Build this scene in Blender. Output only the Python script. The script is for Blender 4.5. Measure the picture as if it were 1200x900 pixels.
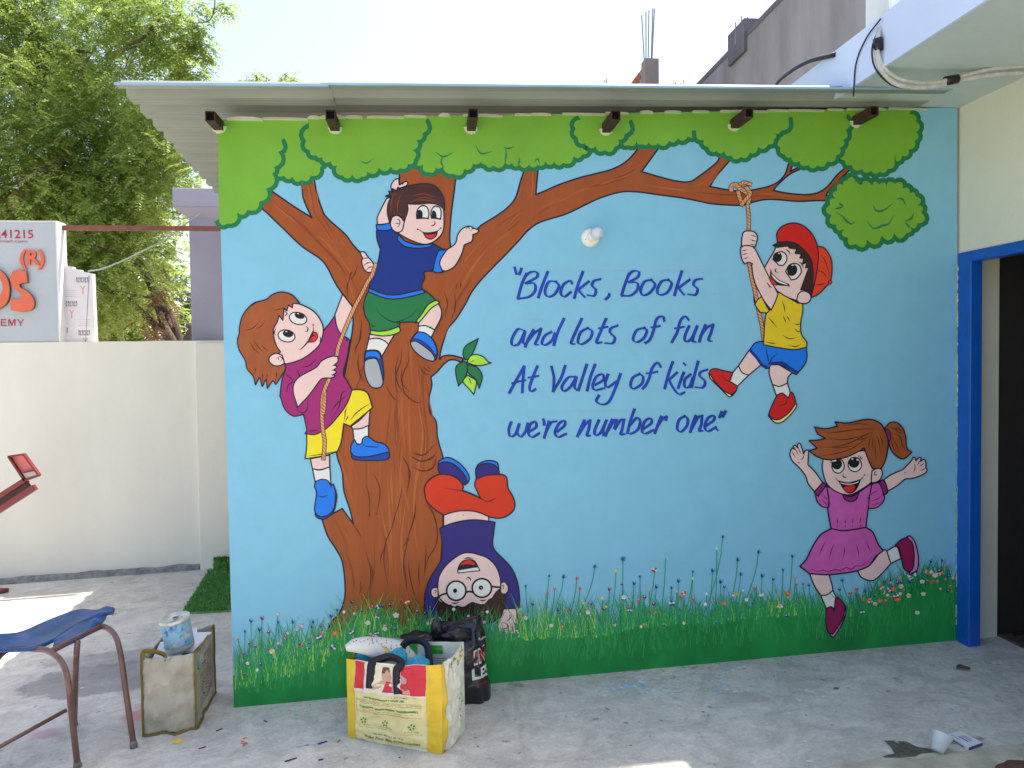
import bpy, bmesh, math, random
from mathutils import Vector, Matrix, noise
random.seed(7)
scene = bpy.context.scene
COL = scene.collection
for o in list(bpy.data.objects): bpy.data.objects.remove(o)

# ------------------------------------------------------------------ camera
FPX = 900.0
yaw, pitch, roll = math.radians(6), math.atan(28 / 900), -math.radians(0.75)
cf = Vector((math.sin(yaw) * math.cos(pitch), math.cos(yaw) * math.cos(pitch), -math.sin(pitch)))
r0 = Vector((math.cos(yaw), -math.sin(yaw), 0)); u0 = r0.cross(cf)
cr = math.cos(roll) * r0 + math.sin(roll) * u0
cu = -math.sin(roll) * r0 + math.cos(roll) * u0
CAM = Vector((0, -3.75, 1.55))
cd = bpy.data.cameras.new('camera'); cam = bpy.data.objects.new('camera', cd); COL.objects.link(cam)
cd.sensor_width = 36; cd.lens = FPX / 1200 * 36; cd.clip_start = 0.05; cd.clip_end = 600
M = Matrix((cr, cu, -cf)).transposed().to_4x4(); M.translation = CAM
cam.matrix_world = M
scene.camera = cam

# ------------------------------------------------------------------ world, sun, exposure
SUN = Vector((0.34, 0.22, 1.0)).normalized()          # direction towards the sun
EXPO = 1.38
w = bpy.data.worlds.new('World'); scene.world = w; w.use_nodes = True
nt = w.node_tree; nt.nodes.clear()
sky = nt.nodes.new('ShaderNodeTexSky'); sky.sky_type = 'NISHITA'; sky.sun_disc = False
sky.sun_elevation = math.asin(SUN.z); sky.sun_rotation = math.atan2(SUN.x, SUN.y)
sky.air_density = 1.0; sky.dust_density = 3.5; sky.ozone_density = 1.0; sky.altitude = 200
bg = nt.nodes.new('ShaderNodeBackground'); bg.inputs[1].default_value = 0.15
out = nt.nodes.new('ShaderNodeOutputWorld')
nt.links.new(sky.outputs[0], bg.inputs[0]); nt.links.new(bg.outputs[0], out.inputs[0])
sl = bpy.data.lights.new('sun', 'SUN'); sl.energy = 3.7; sl.angle = math.radians(0.53); sl.color = (1.0, 0.95, 0.88)
so = bpy.data.objects.new('sun', sl); COL.objects.link(so)
so.rotation_euler = (-SUN).to_track_quat('-Z', 'Y').to_euler(); so.location = (4, 2, 12)
scene.view_settings.view_transform = 'Standard'; scene.view_settings.look = 'None'
scene.view_settings.exposure = EXPO; scene.view_settings.gamma = 1
scene.view_settings.use_white_balance = True; scene.view_settings.white_balance_temperature = 6900; scene.view_settings.white_balance_tint = 10
scene.cycles.max_bounces = 8; scene.cycles.diffuse_bounces = 5; scene.cycles.transparent_max_bounces = 8

# ------------------------------------------------------------------ geometry of the place
GA, GZ = 0.0363, -0.06                                  # the yard rises a little to the right
def gz(x): return GZ + GA * x
def ray(u, v): return cf * FPX + cr * (u - 600) - cu * (v - 450)
def W(u, v, y=0.0):                                     # point on the vertical plane y
    d = ray(u, v); return CAM + d * ((y - CAM.y) / d.y)
def X(u, v, x):
    d = ray(u, v); return CAM + d * ((x - CAM.x) / d.x)
def Z(u, v, z):
    d = ray(u, v); return CAM + d * ((z - CAM.z) / d.z)
GN = Vector((-GA, 0, 1))
def G(u, v, h=0.0):                                     # point h above the ground plane
    d = ray(u, v); return CAM + d * ((GZ + h - GN.dot(CAM)) / GN.dot(d))

# ------------------------------------------------------------------ helpers
def tag(o, label=None, cat=None, group=None, kind=None):
    if label: o['label'] = label
    if cat: o['category'] = cat
    if group: o['group'] = group
    if kind: o['kind'] = kind
    return o
def empty(name, loc=(0, 0, 0)):
    o = bpy.data.objects.new(name, None); COL.objects.link(o); o.location = loc; o.empty_display_size = .1
    return o
def mesh_obj(name, verts, faces, mats, parent=None, fm=None, smooth=False):
    me = bpy.data.meshes.new(name)
    me.from_pydata([tuple(v) for v in verts], [], faces)
    if not isinstance(mats, (list, tuple)): mats = [mats]
    for m in mats: me.materials.append(m)
    if fm: me.polygons.foreach_set('material_index', fm)
    if smooth: me.polygons.foreach_set('use_smooth', [True] * len(me.polygons))
    me.update()
    o = bpy.data.objects.new(name, me); COL.objects.link(o)
    if parent:
        o.parent = parent
        if parent.parent is None: o.matrix_parent_inverse = Matrix.Translation(parent.location).inverted()   # parts of a part: it already sits at the origin
    return o
class MB:
    def __init__(s): s.v = []; s.f = []; s.m = []; s.mats = []
    def mi(s, m):
        if m not in s.mats: s.mats.append(m)
        return s.mats.index(m)
    def poly(s, pts, m):
        b = len(s.v); s.v += [Vector(p) for p in pts]; s.f.append(tuple(range(b, b + len(pts)))); s.m.append(s.mi(m))
    def hexa(s, p, m):                                   # p: 4 bottom, 4 top corners
        b = len(s.v); s.v += [Vector(q) for q in p]
        for f in ((0, 3, 2, 1), (4, 5, 6, 7), (0, 1, 5, 4), (1, 2, 6, 5), (2, 3, 7, 6), (3, 0, 4, 7)):
            s.f.append(tuple(b + i for i in f)); s.m.append(s.mi(m))
    def box(s, a, c, m):
        x0, y0, z0 = a; x1, y1, z1 = c
        s.hexa([(x0, y0, z0), (x1, y0, z0), (x1, y1, z0), (x0, y1, z0), (x0, y0, z1), (x1, y0, z1), (x1, y1, z1), (x0, y1, z1)], m)
    def tube(s, path, r, m, n=10, cap=True):
        path = [Vector(p) for p in path]; b = len(s.v); k = len(path)
        rr = r if isinstance(r, (list, tuple)) else [r] * k
        prev = None
        for i, p in enumerate(path):
            t = (path[min(i + 1, k - 1)] - path[max(i - 1, 0)]).normalized()
            if prev is None:
                a = Vector((0, 0, 1)) if abs(t.z) < .9 else Vector((1, 0, 0))
                nn = t.cross(a).normalized()
            else:
                nn = (prev - t * prev.dot(t)).normalized()
            prev = nn; bb = t.cross(nn)
            for j in range(n):
                an = 2 * math.pi * j / n
                s.v.append(p + (nn * math.cos(an) + bb * math.sin(an)) * rr[i])
        mi = s.mi(m)
        for i in range(k - 1):
            for j in range(n):
                a0 = b + i * n + j; a1 = b + i * n + (j + 1) % n
                s.f.append((a0, a1, a1 + n, a0 + n)); s.m.append(mi)
        if cap:
            s.f.append(tuple(b + j for j in range(n - 1, -1, -1))); s.m.append(mi)
            s.f.append(tuple(b + (k - 1) * n + j for j in range(n))); s.m.append(mi)
    def grid(s, fn, nu, nv, m, flip=False):
        b = len(s.v); mi = s.mi(m)
        for i in range(nu + 1):
            for j in range(nv + 1): s.v.append(Vector(fn(i / nu, j / nv)))
        for i in range(nu):
            for j in range(nv):
                q = (b + i * (nv + 1) + j, b + (i + 1) * (nv + 1) + j, b + (i + 1) * (nv + 1) + j + 1, b + i * (nv + 1) + j + 1)
                s.f.append(q[::-1] if flip else q); s.m.append(mi)
    def build(s, name, parent=None, smooth=False):
        return mesh_obj(name, s.v, s.f, s.mats, parent, s.m, smooth)
def bevel(o, wd=.006, seg=2):
    m = o.modifiers.new('bevel', 'BEVEL'); m.width = wd; m.segments = seg; m.limit_method = 'ANGLE'; m.angle_limit = math.radians(40)
    return o
def spline(P, closed=False, n=6):
    """Catmull-Rom through P; each item (x, y, ..., sharp)"""
    out = []; N = len(P); rng = range(N if closed else N - 1)
    for i in rng:
        p1, p2 = P[i], P[(i + 1) % N]
        p0 = P[(i - 1) % N] if (closed or i > 0) else p1
        p3 = P[(i + 2) % N] if (closed or i < N - 2) else p2
        D = len(p1) - 1
        if p1[-1] : p0 = p1
        if p2[-1] : p3 = p2
        for k in range(n):
            t = k / n; q = []
            for c in range(D):
                a, b_, c_, d = p0[c], p1[c], p2[c], p3[c]
                if p0 is p1: a = p1[c] - (p2[c] - p1[c]) * .0 - (p3[c] - p1[c]) * .25 if p3 is not p2 else p1[c] - (p2[c] - p1[c])
                if p3 is p2: d = p2[c] + (p2[c] - p1[c]) if p0 is p1 else p2[c] + (p2[c] - p0[c]) * .25
                q.append(.5 * ((2 * b_) + (-a + c_) * t + (2 * a - 5 * b_ + 4 * c_ - d) * t * t + (-a + 3 * b_ - 3 * c_ + d) * t ** 3))
            out.append(tuple(q))
    if not closed: out.append(tuple(P[-1][:-1]))
    return out
def sp3(P, n=8): return [Vector(q) for q in spline([(p[0], p[1], p[2], False) for p in P], False, n)]

# ------------------------------------------------------------------ materials
def lin(c):
    c = c / 255.0
    return c / 12.92 if c <= .04045 else ((c + .055) / 1.055) ** 2.4
def mat(name, rgb, rough=.6, var=.12, vscale=6, bump=.0, bscale=60, metal=0, spec=.4, stretch=(1, 1, 1), k=1.0, rgb2=None, var2=None):
    """rgb: 0-255 display colour (converted to linear), k scales the albedo"""
    m = bpy.data.materials.new(name); m.use_nodes = True; N = m.node_tree.nodes; L = m.node_tree.links
    p = N['Principled BSDF']; p.inputs['Roughness'].default_value = rough; p.inputs['Metallic'].default_value = metal
    p.inputs['Specular IOR Level'].default_value = spec
    c = [min(.9, lin(q) * k) for q in rgb]
    tc = N.new('ShaderNodeTexCoord'); mp = N.new('ShaderNodeMapping'); mp.inputs['Scale'].default_value = stretch
    L.new(tc.outputs['Object'], mp.inputs[0])
    nz = N.new('ShaderNodeTexNoise'); nz.inputs['Scale'].default_value = vscale; nz.inputs['Detail'].default_value = 6
    nz.inputs['Roughness'].default_value = .62
    L.new(mp.outputs[0], nz.inputs['Vector'])
    rp = N.new('ShaderNodeValToRGB'); rp.color_ramp.elements[0].position = .3; rp.color_ramp.elements[1].position = .7
    c2 = [min(.9, lin(q) * k) for q in rgb2] if rgb2 else [min(.95, q * (1 + var)) for q in c]
    c1 = [q * (1 - var) for q in c]
    rp.color_ramp.elements[0].color = (*c1, 1); rp.color_ramp.elements[1].color = (*c2, 1)
    L.new(nz.outputs['Fac'], rp.inputs[0]); L.new(rp.outputs[0], p.inputs['Base Color'])
    if bump:
        n2 = N.new('ShaderNodeTexNoise'); n2.inputs['Scale'].default_value = bscale; n2.inputs['Detail'].default_value = 5
        L.new(mp.outputs[0], n2.inputs['Vector'])
        b = N.new('ShaderNodeBump'); b.inputs['Strength'].default_value = bump; b.inputs['Distance'].default_value = .01
        L.new(n2.outputs['Fac'], b.inputs['Height']); L.new(b.outputs[0], p.inputs['Normal'])
    return m
PK = 1.05
def paint(name, rgb, var=.06, **kw):
    kw.setdefault('k', PK)
    return mat(name, rgb, rough=.5, var=var, vscale=9, bump=.05, bscale=45, spec=.3, **kw)
P = dict(
    sky=paint('paint_sky_blue', (122, 183, 206), .04),
    trunk=mat('paint_trunk_brown', (147, 72, 27), rough=.5, var=.10, vscale=14, stretch=(1, 1, .13), bump=.1, spec=.3, k=1.1),
    bark_light=paint('paint_bark_light', (162, 84, 36)), bark_dark=paint('paint_bark_dark', (130, 60, 24)),
    bark_gold=paint('paint_bark_gold', (166, 90, 42)),
    leaf=mat('paint_leaf_green', (106, 160, 48), rough=.5, var=.1, vscale=3.5, bump=.1, spec=.3, k=1.12),
    seam=paint('paint_seam_green', (20, 112, 66)),
    ink=paint('paint_ink', (22, 18, 42), k=1), black=paint('paint_black', (20, 16, 18), k=1),
    line=paint('paint_bark_line', (78, 28, 18), k=1),
    skin=paint('paint_skin', (222, 190, 182)), white=paint('paint_white', (214, 214, 208)),
    maroon=paint('paint_maroon', (152, 32, 104)), yellow=paint('paint_yellow', (228, 208, 36)),
    blue=paint('paint_blue', (0, 112, 214)), navy=paint('paint_navy', (10, 44, 122)),
    dblue=paint('paint_deep_blue', (10, 62, 150)),
    hair=mat('paint_hair_brown', (150, 78, 40), rough=.5, var=.15, vscale=22, stretch=(1, 1, .4), spec=.3, k=1.1),
    hair2=mat('paint_hair_dark', (66, 34, 28), rough=.5, var=.35, vscale=26, stretch=(.35, 1, 1), spec=.3, k=1.1),
    hair3=paint('paint_hair_umber', (54, 26, 18)), green=paint('paint_shorts_green', (22, 112, 62)),
    lime=paint('paint_lime', (156, 208, 62)), grey=paint('paint_sole_grey', (160, 164, 166)),
    orange=paint('paint_orange_red', (200, 48, 16)), indigo=paint('paint_indigo', (40, 32, 110)),
    red=paint('paint_red', (196, 26, 22)), cap=paint('paint_cap_orange', (212, 60, 28)),
    yellow2=paint('paint_mustard', (214, 186, 34)), cream=paint('paint_cream', (232, 214, 130)),
    pink=paint('paint_pink', (194, 88, 162), .14), plum=paint('paint_plum', (132, 36, 100)),
    wine=paint('paint_wine', (140, 26, 76)), rose=paint('paint_rose', (206, 130, 168)),
    rope=paint('paint_rope', (206, 148, 104)), text=paint('paint_lettering', (22, 60, 158), .3),
    tongue=paint('paint_tongue', (206, 40, 34)), grassd=mat('paint_meadow', (20, 132, 62), rough=.5, var=.28, vscale=5, stretch=(1, 1, .5), spec=.3, k=1.05),
    g1=paint('paint_grass_mid', (46, 156, 76)), g2=paint('paint_grass_light', (96, 182, 84)), g3=paint('paint_grass_lime', (160, 200, 84)),
    g4=paint('paint_grass_teal', (30, 140, 92)), g5=paint('paint_grass_dark', (14, 98, 48)), g6=paint('paint_grass_soft', (46, 146, 76)),
    fblue=paint('paint_flower_blue', (24, 70, 150)), fred=paint('paint_flower_red', (206, 72, 56)), fplum=paint('paint_flower_plum', (128, 40, 96)),
    fwhite=paint('paint_flower_white', (220, 214, 196)), forange=paint('paint_flower_orange', (222, 108, 44)),
    fpeach=paint('paint_flower_peach', (218, 166, 146)), fyel=paint('paint_flower_yellow', (222, 188, 60)),
    chalk=mat('paint_halo', (176, 206, 214), k=1), limewash=mat('mortar_cream', (196, 206, 176), rough=.8, bump=.3, k=1.0),
    greenwash=mat('paint_edge_pale_green', (150, 190, 150), rough=.7, k=1.0),
)

# ------------------------------------------------------------------ painting toolkit: flat paint on the wall
CROP = dict(H=(250, 120, 280), A1=(260, 320, 220), A2=(320, 450, 220), B1=(400, 200, 180), B2=(400, 330, 180),
            C1=(470, 520, 160), C2=(470, 630, 160), D1=(820, 240, 170), D2=(820, 370, 170), E1=(915, 480, 180), E2=(915, 615, 180),
            K1=(460, 120, 240), K2=(660, 120, 240), K3=(860, 120, 240), K8=(240, 600, 240), T1=(590, 300, 260), T2=(590, 360, 270),
            T3=(590, 420, 270), S=(0, 0, 1200), N3=(560, 620, 240), N4=(760, 620, 200), N5=(960, 640, 240))
cur = ['S']
def pts(s):
    out = []
    for t in s.split():
        if t[0] == '@': cur[0] = t[1:]; continue
        sh = t.endswith('!'); x, y = t.rstrip('!').split(',')
        ox, oy, wd = CROP[cur[0]]; k = wd / 1200
        out.append((ox + float(x) * k, oy + float(y) * k, sh))
    return out
def ell(cx, cy, rx, ry, rot=0, n=18):
    ox, oy, wd = CROP[cur[0]]; k = wd / 1200; a0 = math.radians(rot); o = []
    for i in range(n):
        a = 2 * math.pi * i / n; x = rx * math.cos(a); y = ry * math.sin(a)
        o.append((ox + (cx + x * math.cos(a0) - y * math.sin(a0)) * k, oy + (cy + x * math.sin(a0) + y * math.cos(a0)) * k))
    return o
def ribbon_pts(path, wd, taper=0, nib=None):
    """left/right outline of a stroke in picture units"""
    n = len(path); Ls, Rs = [], []
    for i, (x, y) in enumerate(path):
        a = path[max(i - 1, 0)]; b = path[min(i + 1, n - 1)]
        dx, dy = b[0] - a[0], b[1] - a[1]; l = math.hypot(dx, dy) or 1
        h = wd / 2; t = i / (n - 1)
        if taper: h *= max(.12, min(1, min(t, 1 - t) * taper * 2 + .15)) if taper > 0 else (1 - t * .9)
        if nib: h *= .42 + .72 * abs(math.sin(math.atan2(dy, dx) - nib))
        nx, ny = -dy / l * h, dx / l * h
        Ls.append((x + nx, y + ny)); Rs.append((x - nx, y - ny))
    return Ls, Rs
class Fig:
    """a painted figure: every named piece is one mesh; the first is the parent of the rest"""
    def __init__(s, base): s.lv = base; s.b = {}; s.curp = None
    def part(s, name):
        s.curp = s.b.setdefault(name, MB()); return s
    def up(s, d=1e-4): s.lv += d
    def wall(s, p): return W(p[0], p[1], -s.lv * .25)
    def fill(s, m, spec, ol=1.5, olm=None, n=6):
        q = spline(pts(spec), True, n) if isinstance(spec, str) else spec
        s.up(); s.curp.poly([s.wall(p) for p in q], P[m])
        if ol: s.line(q, ol, olm or 'ink', closed=True)
        return s
    def line(s, q, wd, m='ink', taper=0, closed=False, nib=None):
        s.up()
        if closed: q = list(q) + [q[0]]
        # break at sharp corners
        segs = [[q[0]]]
        for i in range(1, len(q)):
            segs[-1].append(q[i])
            if i < len(q) - 1:
                a, b, c = q[i - 1], q[i], q[i + 1]
                v1 = (b[0] - a[0], b[1] - a[1]); v2 = (c[0] - b[0], c[1] - b[1])
                l = math.hypot(*v1) * math.hypot(*v2)
                if l > 0 and (v1[0] * v2[0] + v1[1] * v2[1]) / l < .45: segs.append([q[i]])
        mi = s.curp.mi(P[m])
        for k, sg in enumerate(segs):
            if len(sg) < 2: continue
            if k: s.lv += 2e-5
            # extend the ends a touch so that corners close
            if not taper:
                for e, f in ((0, 1), (-1, -2)):
                    dx, dy = sg[e][0] - sg[f][0], sg[e][1] - sg[f][1]; l = math.hypot(dx, dy) or 1
                    sg[e] = (sg[e][0] + dx / l * wd * .3, sg[e][1] + dy / l * wd * .3)
            Ls, Rs = ribbon_pts(sg, wd, taper, nib)
            b = len(s.curp.v); n = len(sg)
            s.curp.v += [s.wall(p) for p in Ls] + [s.wall(p) for p in Rs]
            for i in range(n - 1):
                s.curp.f.append((b + i, b + i + 1, b + n + i + 1, b + n + i)); s.curp.m.append(mi)
        return s
    def st(s, spec, wd=1.3, m='ink', taper=1, nib=None, n=6):
        for one in spec.split(';'):
            if one.strip(): s.line(spline(pts(one), False, n), wd, m, taper, nib=nib)
        return s
    def eye(s, cx, cy, rx, ry, rot, px, py, prx, pry, hl=True):
        s.fill('white', ell(cx, cy, rx, ry, rot), 1.4); s.fill('black', ell(px, py, prx, pry, rot), 0)
        if hl: s.fill('white', ell(px - prx * .3, py - pry * .62, prx * .2, pry * .16, rot, 8), 0)
        return s
    def rope(s, spec, wd=4.2, step=4.0):
        q = spline(pts(spec), False, 8)
        s.line(q, wd + 1.6, 'line'); s.line(q, wd, 'rope')
        # twisted strands
        s.up(); acc = 0; mi = s.curp.mi(P['line'])
        for i in range(1, len(q)):
            dx, dy = q[i][0] - q[i - 1][0], q[i][1] - q[i - 1][1]; l = math.hypot(dx, dy)
            if l == 0: continue
            t = (dx / l, dy / l); pos = step - acc
            while pos < l:
                c = (q[i - 1][0] + t[0] * pos, q[i - 1][1] + t[1] * pos); nx = (-t[1], t[0]); h = wd * .5
                a = (c[0] + nx[0] * h - t[0] * h, c[1] + nx[1] * h - t[1] * h); e = (c[0] - nx[0] * h + t[0] * h, c[1] - nx[1] * h + t[1] * h)
                ww = .35; b = len(s.curp.v)
                for p_ in ((a[0] - t[0] * ww, a[1] - t[1] * ww), (a[0] + t[0] * ww, a[1] + t[1] * ww), (e[0] + t[0] * ww, e[1] + t[1] * ww), (e[0] - t[0] * ww, e[1] - t[1] * ww)):
                    s.curp.v.append(s.wall(p_))
                s.curp.f.append((b, b + 1, b + 2, b + 3)); s.curp.m.append(mi)
                pos += step
            acc = (acc + l) % step
        return s
    def build(s, parent, labels=None, root=None):
        names = list(s.b); r = None
        for nm in names:
            o = s.b[nm].build(root if (root and r is None) else nm.split('#')[0], parent if r is None else r)
            if r is None: r = o
            if labels and nm in labels: o['label'] = labels[nm]
        return r

# ================================================================== SETTING
ground_mat = None
def concrete():
    m = bpy.data.materials.new('cement_floor'); m.use_nodes = True; N = m.node_tree.nodes; L = m.node_tree.links
    p = N['Principled BSDF']; p.inputs['Roughness'].default_value = .75; p.inputs['Specular IOR Level'].default_value = .3
    tc = N.new('ShaderNodeTexCoord')
    def noise_(sc, det=8, ro=.6, vec=None, dist=0):
        n = N.new('ShaderNodeTexNoise'); n.inputs['Scale'].default_value = sc; n.inputs['Detail'].default_value = det
        n.inputs['Roughness'].default_value = ro; n.inputs['Distortion'].default_value = dist
        L.new(vec or tc.outputs['Object'], n.inputs['Vector']); return n
    def ramp(src, a, ca, b, cb):
        r = N.new('ShaderNodeValToRGB'); r.color_ramp.elements[0].position = a; r.color_ramp.elements[1].position = b
        r.color_ramp.elements[0].color = ca; r.color_ramp.elements[1].color = cb; L.new(src, r.inputs[0]); return r
    def mix(f, a, b, mode='MIX'):
        x = N.new('ShaderNodeMix'); x.data_type = 'RGBA'; x.blend_type = mode
        if isinstance(f, float): x.inputs[0].default_value = f
        else: L.new(f, x.inputs[0])
        for s_, i in ((a, 6), (b, 7)):
            if isinstance(s_, tuple): x.inputs[i].default_value = s_
            else: L.new(s_, x.inputs[i])
        return x.outputs[2]
    n1 = noise_(1.3, 9, .65, dist=.4); base = ramp(n1.outputs[0], .3, (.53, .51, .465, 1), .72, (.665, .64, .58, 1)).outputs[0]
    mp = N.new('ShaderNodeMapping'); mp.inputs['Scale'].default_value = (2.0, 3.2, 1); mp.inputs['Rotation'].default_value = (0, 0, .45)
    L.new(tc.outputs['Object'], mp.inputs[0])
    n2 = noise_(3.2, 7, .7, mp.outputs[0], .8); tr = ramp(n2.outputs[0], .34, (.78, .78, .79, 1), .62, (1.1, 1.09, 1.07, 1)).outputs[0]
    c = mix(.6, base, tr, 'MULTIPLY')
    n3 = noise_(60, 5, .8); gr = ramp(n3.outputs[0], .32, (.74, .74, .74, 1), .66, (1.14, 1.14, 1.14, 1)).outputs[0]
    c = mix(.6, c, gr, 'MULTIPLY')
    n6 = noise_(4.2, 9, .78, dist=1.0); bl_ = ramp(n6.outputs[0], .42, (.76, .75, .74, 1), .56, (1.04, 1.04, 1.03, 1)).outputs[0]
    c = mix(.75, c, bl_, 'MULTIPLY')
    vc = N.new('ShaderNodeTexVoronoi'); vc.feature = 'DISTANCE_TO_EDGE'; vc.inputs['Scale'].default_value = .55
    wv_ = N.new('ShaderNodeMix'); wv_.data_type = 'VECTOR'; wv_.inputs[0].default_value = .12; L.new(tc.outputs['Object'], wv_.inputs[4]); L.new(n6.outputs['Color'], wv_.inputs[5]); L.new(wv_.outputs[1], vc.inputs['Vector'])
    ck = ramp(vc.outputs['Distance'], .0015, (.6, .58, .55, 1), .005, (1, 1, 1, 1)).outputs[0]
    c = mix(.35, c, ck, 'MULTIPLY')
    # pale worn flecks
    vo = N.new('ShaderNodeTexVoronoi'); vo.inputs['Scale'].default_value = 13; L.new(mp.outputs[0], vo.inputs['Vector'])
    fl = ramp(vo.outputs['Distance'], .05, (1, 1, 1, 1), .16, (0, 0, 0, 1)).outputs[0]
    n4 = noise_(2.2, 3, .5); fm_ = ramp(n4.outputs[0], .5, (0, 0, 0, 1), .62, (.55, .55, .55, 1)).outputs[0]
    ff = mix(1.0, fl, fm_, 'MULTIPLY')
    c = mix(ff, c, (.62, .62, .6, 1))
    n5 = noise_(16, 3, .5, dist=.3); dk = ramp(n5.outputs[0], .68, (0, 0, 0, 1), .73, (.7, .7, .7, 1)).outputs[0]
    c = mix(dk, c, (.17, .15, .13, 1))
    # blotches that stay with the floor: a damp grey patch by the chair and rosy paint smears
    def blotch(cx, cy, rx, ry, col, c, hard=.25, amt=.8, ns=4):
        m2 = N.new('ShaderNodeMapping'); m2.vector_type = 'TEXTURE'; m2.inputs['Location'].default_value = (cx, cy, 0); m2.inputs['Scale'].default_value = (rx, ry, 50)
        L.new(tc.outputs['Object'], m2.inputs[0])
        ln = N.new('ShaderNodeVectorMath'); ln.operation = 'LENGTH'; L.new(m2.outputs[0], ln.inputs[0])
        nn = noise_(ns, 5, .6); ad = N.new('ShaderNodeMath'); ad.operation = 'MULTIPLY_ADD'; L.new(nn.outputs[0], ad.inputs[0]); ad.inputs[1].default_value = .55
        hf = N.new('ShaderNodeMath'); hf.operation = 'MULTIPLY'; hf.inputs[1].default_value = .5; L.new(ln.outputs['Value'], hf.inputs[0]); L.new(hf.outputs[0], ad.inputs[2])
        r = ramp(ad.outputs[0], .76 - hard * .5, (amt, amt, amt, 1), .76, (0, 0, 0, 1)).outputs[0]
        return mix(r, c, col)
    q = G(120, 795); c = blotch(q.x, q.y, .42, .26, (.16, .16, .165, 1), c, .12, .6, 6)
    q = G(150, 770); c = blotch(q.x, q.y, .5, .14, (.2, .2, .21, 1), c, .2, .5, 9)
    q = G(163, 838); c = blotch(q.x, q.y, .09, .11, (.55, .2, .22, 1), c, .5, .7, 12)
    q = G(52, 860); c = blotch(q.x, q.y, .1, .07, (.42, .24, .32, 1), c, .6, .6, 12)
    q = G(1128, 868); c = blotch(q.x, q.y, .1, .035, (.2, .17, .13, 1), c, .3, .7, 15)
    L.new(c, p.inputs['Base Color'])
    b = N.new('ShaderNodeBump'); b.inputs['Strength'].default_value = .5; b.inputs['Distance'].default_value = .012
    nb = noise_(24, 8, .72, dist=.3); L.new(nb.outputs[0], b.inputs['Height'])
    b2 = N.new('ShaderNodeBump'); b2.inputs['Strength'].default_value = .35; b2.inputs['Distance'].default_value = .03
    L.new(n2.outputs[0], b2.inputs['Height']); L.new(b2.outputs[0], b.inputs['Normal']); L.new(b.outputs[0], p.inputs['Normal'])
    return m
CONC = concrete()
def gp(x, y, h=0): return Vector((x, y, gz(x) + h))
# yard floor: one sheet, fine near the camera, reaching far out
mb = MB()
xs = [-8, -4, 0, 4, 8]; ys = [-9, -5, -1.04, 3, 6]
mb.grid(lambda s, t: gp(-8 + 16 * s, -9 + 15 * t), 16, 15, CONC)
tag(mb.build('yard_floor'), kind='structure')
earth = mat('dry_earth', (150, 136, 110), rough=.95, var=.3, vscale=.7, bump=.4)
mb = MB(); mb.poly([(-400, -300, -.4), (400, -300, -.4), (400, 500, -.4), (-400, 500, -.4)], earth)
tag(mb.build('ground'), kind='structure')
# paler cement lip along the edge of the floor, lower right
lipm = mat('cement_lip', (176, 168, 150), rough=.8, var=.22, vscale=9, bump=.5, bscale=40, rgb2=(200, 192, 172))
mb = MB(); N_ = 60
lip_edge = [(1.25 + 2.6 * i / N_, -1.02 + .03 * noise.noise((i * .35, 0, 0)) + (.012 if i % 7 == 0 else 0)) for i in range(N_ + 1)]
for i in range(N_):
    (xa, ya), (xb, yb) = lip_edge[i], lip_edge[i + 1]
    mb.poly([gp(xa, ya, .004), gp(xa, -1.7, .012), gp(xb, -1.7, .012), gp(xb, yb, .004)], lipm)
tag(mb.build('floor_lip'), kind='structure')

# ------------------------------------------------------------------ back wall of the yard (left)
whitewash = mat('whitewash', (224, 220, 206), rough=.85, var=.045, vscale=2.2, stretch=(1, 1, .5), bump=.25, bscale=18, k=1.0)
grime = mat('grimy_cement', (128, 124, 121), rough=.9, var=.35, vscale=22, bump=.6, bscale=70, rgb2=(160, 156, 152))
wl = empty('yard_wall', (-3, 2.75, -.15)); tag(wl, 'cream whitewashed boundary wall behind the chair, left of the mural', 'wall')
mb = MB(); n = 60; xa, xb = -6.5, -.7; top = [1.742 + .006 * noise.noise((i * .5, 3, 0)) for i in range(n + 1)]
for i in range(n):
    x0 = xa + (xb - xa) * i / n; x1 = xa + (xb - xa) * (i + 1) / n
    mb.hexa([(x0, 2.75, gz(x0) - .1), (x1, 2.75, gz(x1) - .1), (x1, 2.98, gz(x1) - .1), (x0, 2.98, gz(x0) - .1), (x0, 2.75, top[i]), (x1, 2.75, top[i + 1]), (x1, 2.98, top[i + 1]), (x0, 2.98, top[i])], whitewash)
o = mb.build('wall_face', wl)
mb = MB(); mb.box((-1.90, 2.70, gz(-1.9) - .02), (-.7, 2.752, 1.72), whitewash); bevel(mb.build('pilaster', wl), .008)
mb = MB()
for i in range(80):
    x0 = -6.5 + 4.59 * i / 80; x1 = -6.5 + 4.59 * (i + 1) / 80
    h0, h1 = [.036 + .012 * noise.noise((x * 6, 1, 5)) for x in (x0, x1)]; d0, d1 = [2.715 + .01 * noise.noise((x * 4, 7, 5)) for x in (x0, x1)]
    mb.hexa([(x0, d0 - .02, gz(x0) - .03), (x1, d1 - .02, gz(x1) - .03), (x1, 2.755, gz(x1)), (x0, 2.755, gz(x0)), (x0, d0, gz(x0) + h0), (x1, d1, gz(x1) + h1), (x1, 2.755, gz(x1) + h1 + .01), (x0, 2.755, gz(x0) + h0 + .01)], grime)
mb.build('skirting', wl)

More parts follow.
